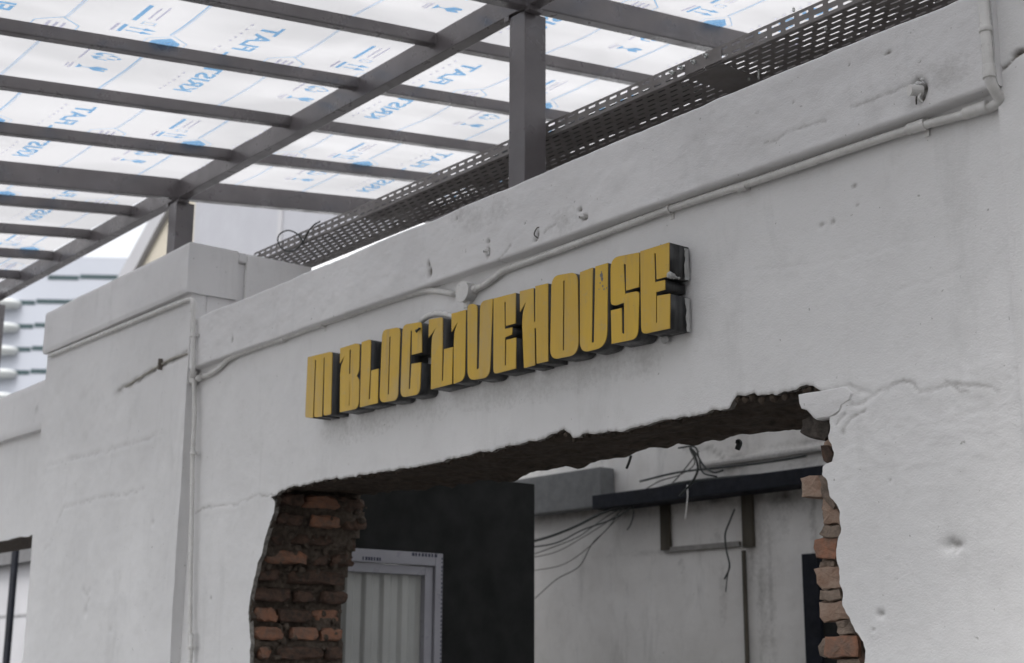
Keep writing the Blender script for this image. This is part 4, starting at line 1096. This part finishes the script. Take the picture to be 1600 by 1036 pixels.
# recessed box frame remains on the inner wall
fr = empty('wall_niche_frame', tuple(W(1095, 820, YBW)), 'remains of a timber and plaster frame on the inner wall under the navy beam', 'frame')
for (a0, a1, b0, b1) in ((1024, 1037, 796, 860), (1152, 1166, 778, 855)):
    q0 = W(a0, b1, YBW-.06); q1 = W(a1, b0, YBW-.06)
    box('upright', q0[0], q1[0], YBW-.022, YBW+.002, q0[2], q1[2]+.05, MWOODD, fr, .004)
q0 = W(1037, 862, YBW-.03); q1 = W(1152, 838, YBW-.03)
box('sill', q0[0]-.01, W(1152, 850, YBW-.03)[0], YBW-.018, YBW+.002, W(1095, 858, YBW-.03)[2], W(1095, 850, YBW-.03)[2], simple('dirty_sill_plaster', (.30, .29, .275), .9, 0, .4, 14), fr, .003)
pp = empty('inner_pipe', tuple(W(1162, 950, YBW)), 'thin grey brown pipe running down the stained inner wall', 'pipe')
q = W(1162, 860, YBW-.02); tube('pipe', [(q[0], YBW-.02, .05), (q[0], YBW-.02, q[2])], .012, MWOODD, pp, 8)
# navy beam along the inner wall
yb_ = YBW - .165
q0 = W(925, 786, yb_); q1 = W(1290, 742, yb_); zb2 = W(1100, 766, yb_)[2]
nb = box('navy_beam', q0[0], q1[0]+1.0, yb_, YBW-.004, zb2-.03, zb2+.05, MNAVY, None, .006); tag(nb, 'dark navy steel beam across the stained inner wall', 'beam')
# far concrete block with a lit gap over it
q0 = W(835, 790, YBW-.12); q1 = W(938, 727, YBW-.12)
cb = box('concrete_downstand', q0[0]-2.2, q1[0], YBW-.12, YBW-.01, W(890, 797, YBW-.12)[2], W(938, 729, YBW-.12)[2], simple('grey_render', (.17, .175, .178), .9), None, .01)
tag(cb, 'grey downstand block at the top left inside, next to the end of the navy beam', 'beam')
# charcoal partition with wrapped window
XQ = -5.2
yq1 = pl(835, 900, 0, XQ)[1]; zq = pl(830, 756, 0, XQ)[2]
part = empty('dark_partition', (XQ, 1, 0), 'charcoal black partition wall inside, behind the left brick jamb', 'wall')
ywl = pl(560, 870, 0, XQ)[1]; ywr = pl(689, 868, 0, XQ)[1]; zwt = pl(689, 865, 0, XQ)[2]; ywl = .42
yf1, yf0 = ywr, .40
bm = bmesh.new(); add_box(bm, XQ-.12, XQ, yf1, yq1, 0, zq); add_box(bm, XQ-.12, XQ, .446, yf1, zwt, zq); add_box(bm, XQ-.12, XQ, .446, yf1, 0, .9)
bmobj('partition_face', bm, MDARKW, part)
win = empty('wrapped_window', (XQ, .7, .9), 'film wrapped white window with pale corrugated sheet, in the dark partition', 'window')
ft = .040; y0w, y1w = .447, yf1-.002
box('frame_jamb', XQ-.06, XQ+.02, y1w-ft, y1w, .902, zwt-.002, MWPVC, win, .004)
box('frame_head', XQ-.06, XQ+.02, y0w, y1w-ft-.001, zwt-.058, zwt-.002, MWPVC, win, .004)
box('frame_sill', XQ-.06, XQ+.02, y0w, y1w-ft-.001, .902, .96, MWPVC, win, .004)
box('sash_jamb', XQ-.05, XQ+.004, y1w-ft-.045, y1w-ft-.002, .962, zwt-.062, MWPVC, win, .003)
box('sash_head', XQ-.05, XQ+.004, y0w, y1w-ft-.046, zwt-.10, zwt-.062, MWPVC, win, .003)
V = []; F = []; n = 90
for i in range(n+1):
    y = y0w + (y1w-ft-.046-y0w)*i/n; s = math.sin(y*2*math.pi/.095); d = .008*math.copysign(min(1, abs(s)*2.0), s)
    V += [(XQ-.035+d, y, .962), (XQ-.035+d, y, zwt-.10)]
for i in range(n): F.append((2*i, 2*i+2, 2*i+3, 2*i+1))
meshobj('corrugated_sheet', V, F, MCORR, win, False)
bm = bmesh.new()
def marks(bm, ya, yb, za, zb, n, x):
    for i in range(n):
        y = ya + (yb-ya)*i/n; wv = (yb-ya)/n
        add_box(bm, x, x+.0006, y, y+wv*random.uniform(.5, .85), za, zb)
hx = XQ+.0204
marks(bm, y1w-.17, y1w-.03, zwt-.020, zwt-.006, 8, hx); marks(bm, .62, .72, zwt-.05, zwt-.036, 7, hx)
for i in range(36):
    z = zwt-.02-.018*i; add_box(bm, hx, hx+.0006, y1w-.009, y1w-.003, z-.012*random.uniform(.5, 1), z)
bmobj('film_print', bm, MBLUEINK, win)
# black door frame at the right inside
q0 = W(1254, 866, YBW-.04); q1 = W(1292, 866, YBW-.04)
df = box('black_door_frame', q0[0], q0[0]+.10, YBW-.05, YBW-.004, 0, q0[2], MNAVY, None, .004); tag(df, 'black door frame inside, partly hidden by the broken bricks at right', 'door frame')
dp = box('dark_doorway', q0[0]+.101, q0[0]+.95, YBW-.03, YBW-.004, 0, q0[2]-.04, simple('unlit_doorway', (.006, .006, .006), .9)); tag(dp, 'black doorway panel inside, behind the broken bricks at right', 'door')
# cables inside
def cab(name, pts, y, r, label, mat=MWIRE):
    P = [tuple(W(a, b, yy)) for (a, b), yy in zip(pts, y if isinstance(y, (list, tuple)) else [y]*len(pts))]
    o = tube(name, smooth_path(P), r, mat, None, 6); tag(o, label, 'cable'); return o
yi = YBW-.14
cab('thick_cable', [(825,848),(860,838),(900,822),(940,802),(985,786),(1010,770),(1060,755),(1150,745),(1230,740)], yi, .008, 'thickest black cable draped from the navy beam to the dark partition')
cab('hanging_cable', [(825,856),(870,848),(910,828),(955,812),(990,792)], yi, .0045, 'second black cable sagging just under the thickest one')
cab('hanging_cable', [(828,872),(870,862),(910,840),(945,818),(975,795)], yi, .0028, 'thin grey cable sagging below the two black ones', MWIREB)
cab('hanging_cable', [(832,892),(880,882),(920,855),(950,825),(985,792)], yi, .0025, 'thin grey cable ending lower on the partition, third down', MWIREB)
cab('hanging_cable', [(836,935),(870,905),(905,885),(925,850),(950,825),(972,795)], yi, .003, 'lowest dark cable curving down left to the partition')
cab('dangling_wire', [(986,712),(983,722),(979,732)], .46, .0045, 'short dark wire end dangling from the soffit, left of the knot of wires')
cab('dangling_wire', [(1078,700),(1087,715),(1090,735),(1080,755),(1062,775)], 2.2, .006, 'wire drooping straight down from the knot under the soffit')
cab('dangling_wire', [(1080,700),(1090,712),(1100,728),(1115,738),(1130,735)], 2.2, .005, 'wire from the knot curving right to the old bracket')
cab('dangling_wire', [(1060,700),(1085,698),(1092,715),(1098,738),(1120,745)], 2.2, .0045, 'second looping wire from the knot under the soffit')
cab('dangling_wire', [(1152,690),(1156,692),(1152,702)], .5, .009, 'stubby black wire end under the soffit near the right corner')
cab('frayed_wire', [(1148,795),(1140,815),(1133,835),(1135,860),(1140,885),(1132,905)], yi, .005, 'frayed dark wire hanging inside the niche frame')
cab('frayed_wire', [(1140,880),(1136,905),(1134,925)], yi, .003, 'thin wire tip hanging below the frayed wire')
cab('white_string', [(1074,758),(1074,780),(1070,812)], yi-.03, .0035, 'white string hanging off the navy beam', MPIPE)
cab('stray_wire', [(1000,770),(1030,752),(1062,742),(1085,725),(1078,702)], yi, .0035, 'faint brown wire looping over the left half of the navy beam', MWIREB)
cab('hanging_cable', [(834,866),(872,852),(905,838),(930,820),(960,800),(1000,785)], yi, .003, 'thin black cable crossing the grey ones near the end of the navy beam')
cab('hanging_cable', [(985,788),(990,800),(986,818),(980,828)], yi, .0035, 'short cable end hanging below the left part of the navy beam')
cab('beam_top_cable', [(1000,752),(1060,738),(1130,730),(1200,722),(1260,712)], yi, .006, 'black cable lying along the top of the navy beam')
cab('stray_wire', [(1035,770),(1060,745),(1080,720),(1092,705)], yi, .004, 'faint brown wire rising from the navy beam to the knot', MWIREB)

# seen through the far left opening
yl = 1.2
lp = W(15, 900, yl); lq = W(36, 900, yl)
o = box('dark_post', lp[0], lp[0]+.085, yl, yl+.03, 0, 2.75, MNAVY, None, .005); tag(o, 'dark post seen inside the far left opening', 'post')
lw = box('side_room_wall', -14.5, -7.6, 2.2, 2.3, 0, W(30, 880, 2.2)[2], simple('shaded_pale_paint', (.40, .40, .42), .8, 0, .1, 3)); tag(lw, 'pale wall with a joint line, seen through the far left opening', 'wall')
lj = box('joint_line', -14.4, -7.7, 2.192, 2.1995, W(30, 961, 2.2)[2]-.01, W(30, 961, 2.2)[2]+.01, simple('grey_joint', (.3, .3, .31), .8), lw)
lb_ = box('grey_lintel_beam', -14.5, -7.62, 2.1, 2.35, W(30, 879, 2.1)[2], W(30, 848, 2.1)[2]+.35, simple('grey_beam_paint', (.13, .13, .135), .8)); tag(lb_, 'grey beam over the side room, seen through the far left opening', 'beam')

# ------------------------------------------------------------------ neighbouring building behind the parapet
YN = 7.0
nb_ = empty('neighbour_building', (-16, YN, 0), 'pale neighbouring building with a steep beige gable, behind the far post', 'building')
MLAV = simple('pale_lavender_wall', (.31, .315, .345), .7, 0, .08, 1.5, .05)
MBEI = simple('beige_gable_wall', (.42, .385, .32), .7, 0, .08, 1.0, .05)
MVRG = simple('grey_white_verge', (.34, .34, .36), .6, 0, .06, 1.0, .05)
MWHT = simple('bright_white_fascia', (.86, .87, .89), .6, 0, .05, 1.0, .05)
zsp = W(560, 372, YN)[2]; zsp = W(484, 408, YN)[2]
xg = W(302, 380, YN)[0]
box('side_wall', xg, 3.0, YN, YN+3, zsp, 9.5, MLAV, nb_); box('white_base', xg, 3.0, YN-.02, YN+3, 0, zsp-.003, MWHT, nb_)
xs1 = W(440, 340, YN)[0]; box('drain_strip', xs1-.06, xs1+.06, YN-.03, YN-.003, zsp, 9.4, MVRG, nb_)
G = [W(a, b, YN+.2) for a, b in ((176, 470), (244, 352), (282, 285), (330, 285), (330, 470))]
def prism_y(name, P, y0, y1, mat, parent):
    n = len(P); V = [(p[0], y0, p[2]) for p in P] + [(p[0], y1, p[2]) for p in P]
    F = [tuple(range(n)), tuple(range(2*n-1, n-1, -1))] + [(i, i+n, (i+1) % n+n, (i+1) % n) for i in range(n)]
    o = meshobj(name, V, F, mat, parent); bm = bmesh.new(); bm.from_mesh(o.data); bmesh.ops.recalc_face_normals(bm, faces=bm.faces[:]); bm.to_mesh(o.data); bm.free(); return o
prism_y('gable_wall', G, YN+.2, YN+.5, MBEI, nb_)
Vg = [W(a, b, YN+.1) for a, b in ((176, 447), (228, 352), (262, 290), (282, 290), (243, 358), (196, 447))]
prism_y('verge_board', Vg, YN+.1, YN+.19, MVRG, nb_)

# ------------------------------------------------------------------ far high-rise
DH = 190.0
fwd = np.array([-RW[0][2], -RW[1][2], 0.0]); fwd /= np.linalg.norm(fwd)
rgt = np.array([fwd[1], -fwd[0], 0.0])
th = math.radians(3); u = rgt*math.cos(th) + fwd*math.sin(th); v = -rgt*math.sin(th) + fwd*math.cos(th)
def far(px, py):       # point on the facade plane
    r = ray(px, py); o = EYE + fwd*DH; t = ((o-EYE) @ v) / (r @ v); return EYE + r*t
hr = empty('high_rise', tuple(far(90, 1036)*[1, 1, 0]), 'white high-rise with long teal window bands, far beyond the pier', 'building')
MHR = simple('white_cladding', (.36, .38, .43), .6, 0, .05, .05, .02); MHG = simple('teal_glass', (.018, .048, .055), .35, 0, .4, .12, .02); MHB = simple('white_balcony', (.56, .58, .58), .6, 0, .04, .1, .02)
def far_box(name, pxa, pxb, pya, pyb, out, depth, mat, parent):
    a = far(pxa, (pya+pyb)/2); b = far(pxb, (pya+pyb)/2); zt_ = far((pxa+pxb)/2, pya)[2]; zb_ = far((pxa+pxb)/2, pyb)[2] if pyb < 1030 else 0
    B = []
    for z in (zb_, zt_):
        for p, s in ((a, -out), (b, -out), (b, depth), (a, depth)): q = p + v*s; B.append((q[0], q[1], z))
    return meshobj(name, B, [(0,3,2,1),(4,5,6,7),(0,1,5,4),(1,2,6,5),(2,3,7,6),(3,0,4,7)], mat, parent)
far_box('tower_wall', -140, 330, 401, 1036, 0, 20, MHR, hr)
for i, yy in enumerate((434, 473, 510, 546, 582, 619, 656, 692)):
    xa = (75, 24, 21, 19, 17, 15, 13, 11)[i]; xm = (124, 56, 53, 49, 47, 45, 43, 41)[i]
    wn = far_box('window_band', xa, xm-.8, yy-3.6, yy+3.4, .05, .0, MHG, hr); far_box('window_band', xm+.8, 300, yy-3.6, yy+3.4, .05, .0, MHG, hr)
    if i:
        bm = bmesh.new(); c = far(xa-22, yy+4.5); zt_ = far(0, yy-2.5)[2]; zb_ = far(0, yy+9)[2]
        add_tube(bm, [(c[0], c[1], zb_), (c[0], c[1], zb_+.5), (c[0], c[1], zt_-.2), (c[0], c[1], zt_)], [1.7, 2.0, 2.0, 1.8], 20)
        for vv in bm.verts:
            d = np.array(vv.co) - np.array((c[0], c[1], vv.co.z)); k = d @ u; vv.co = Vector(np.array(vv.co) + u*k*.35)
        bmobj('balcony', bm, MHB, hr, True)
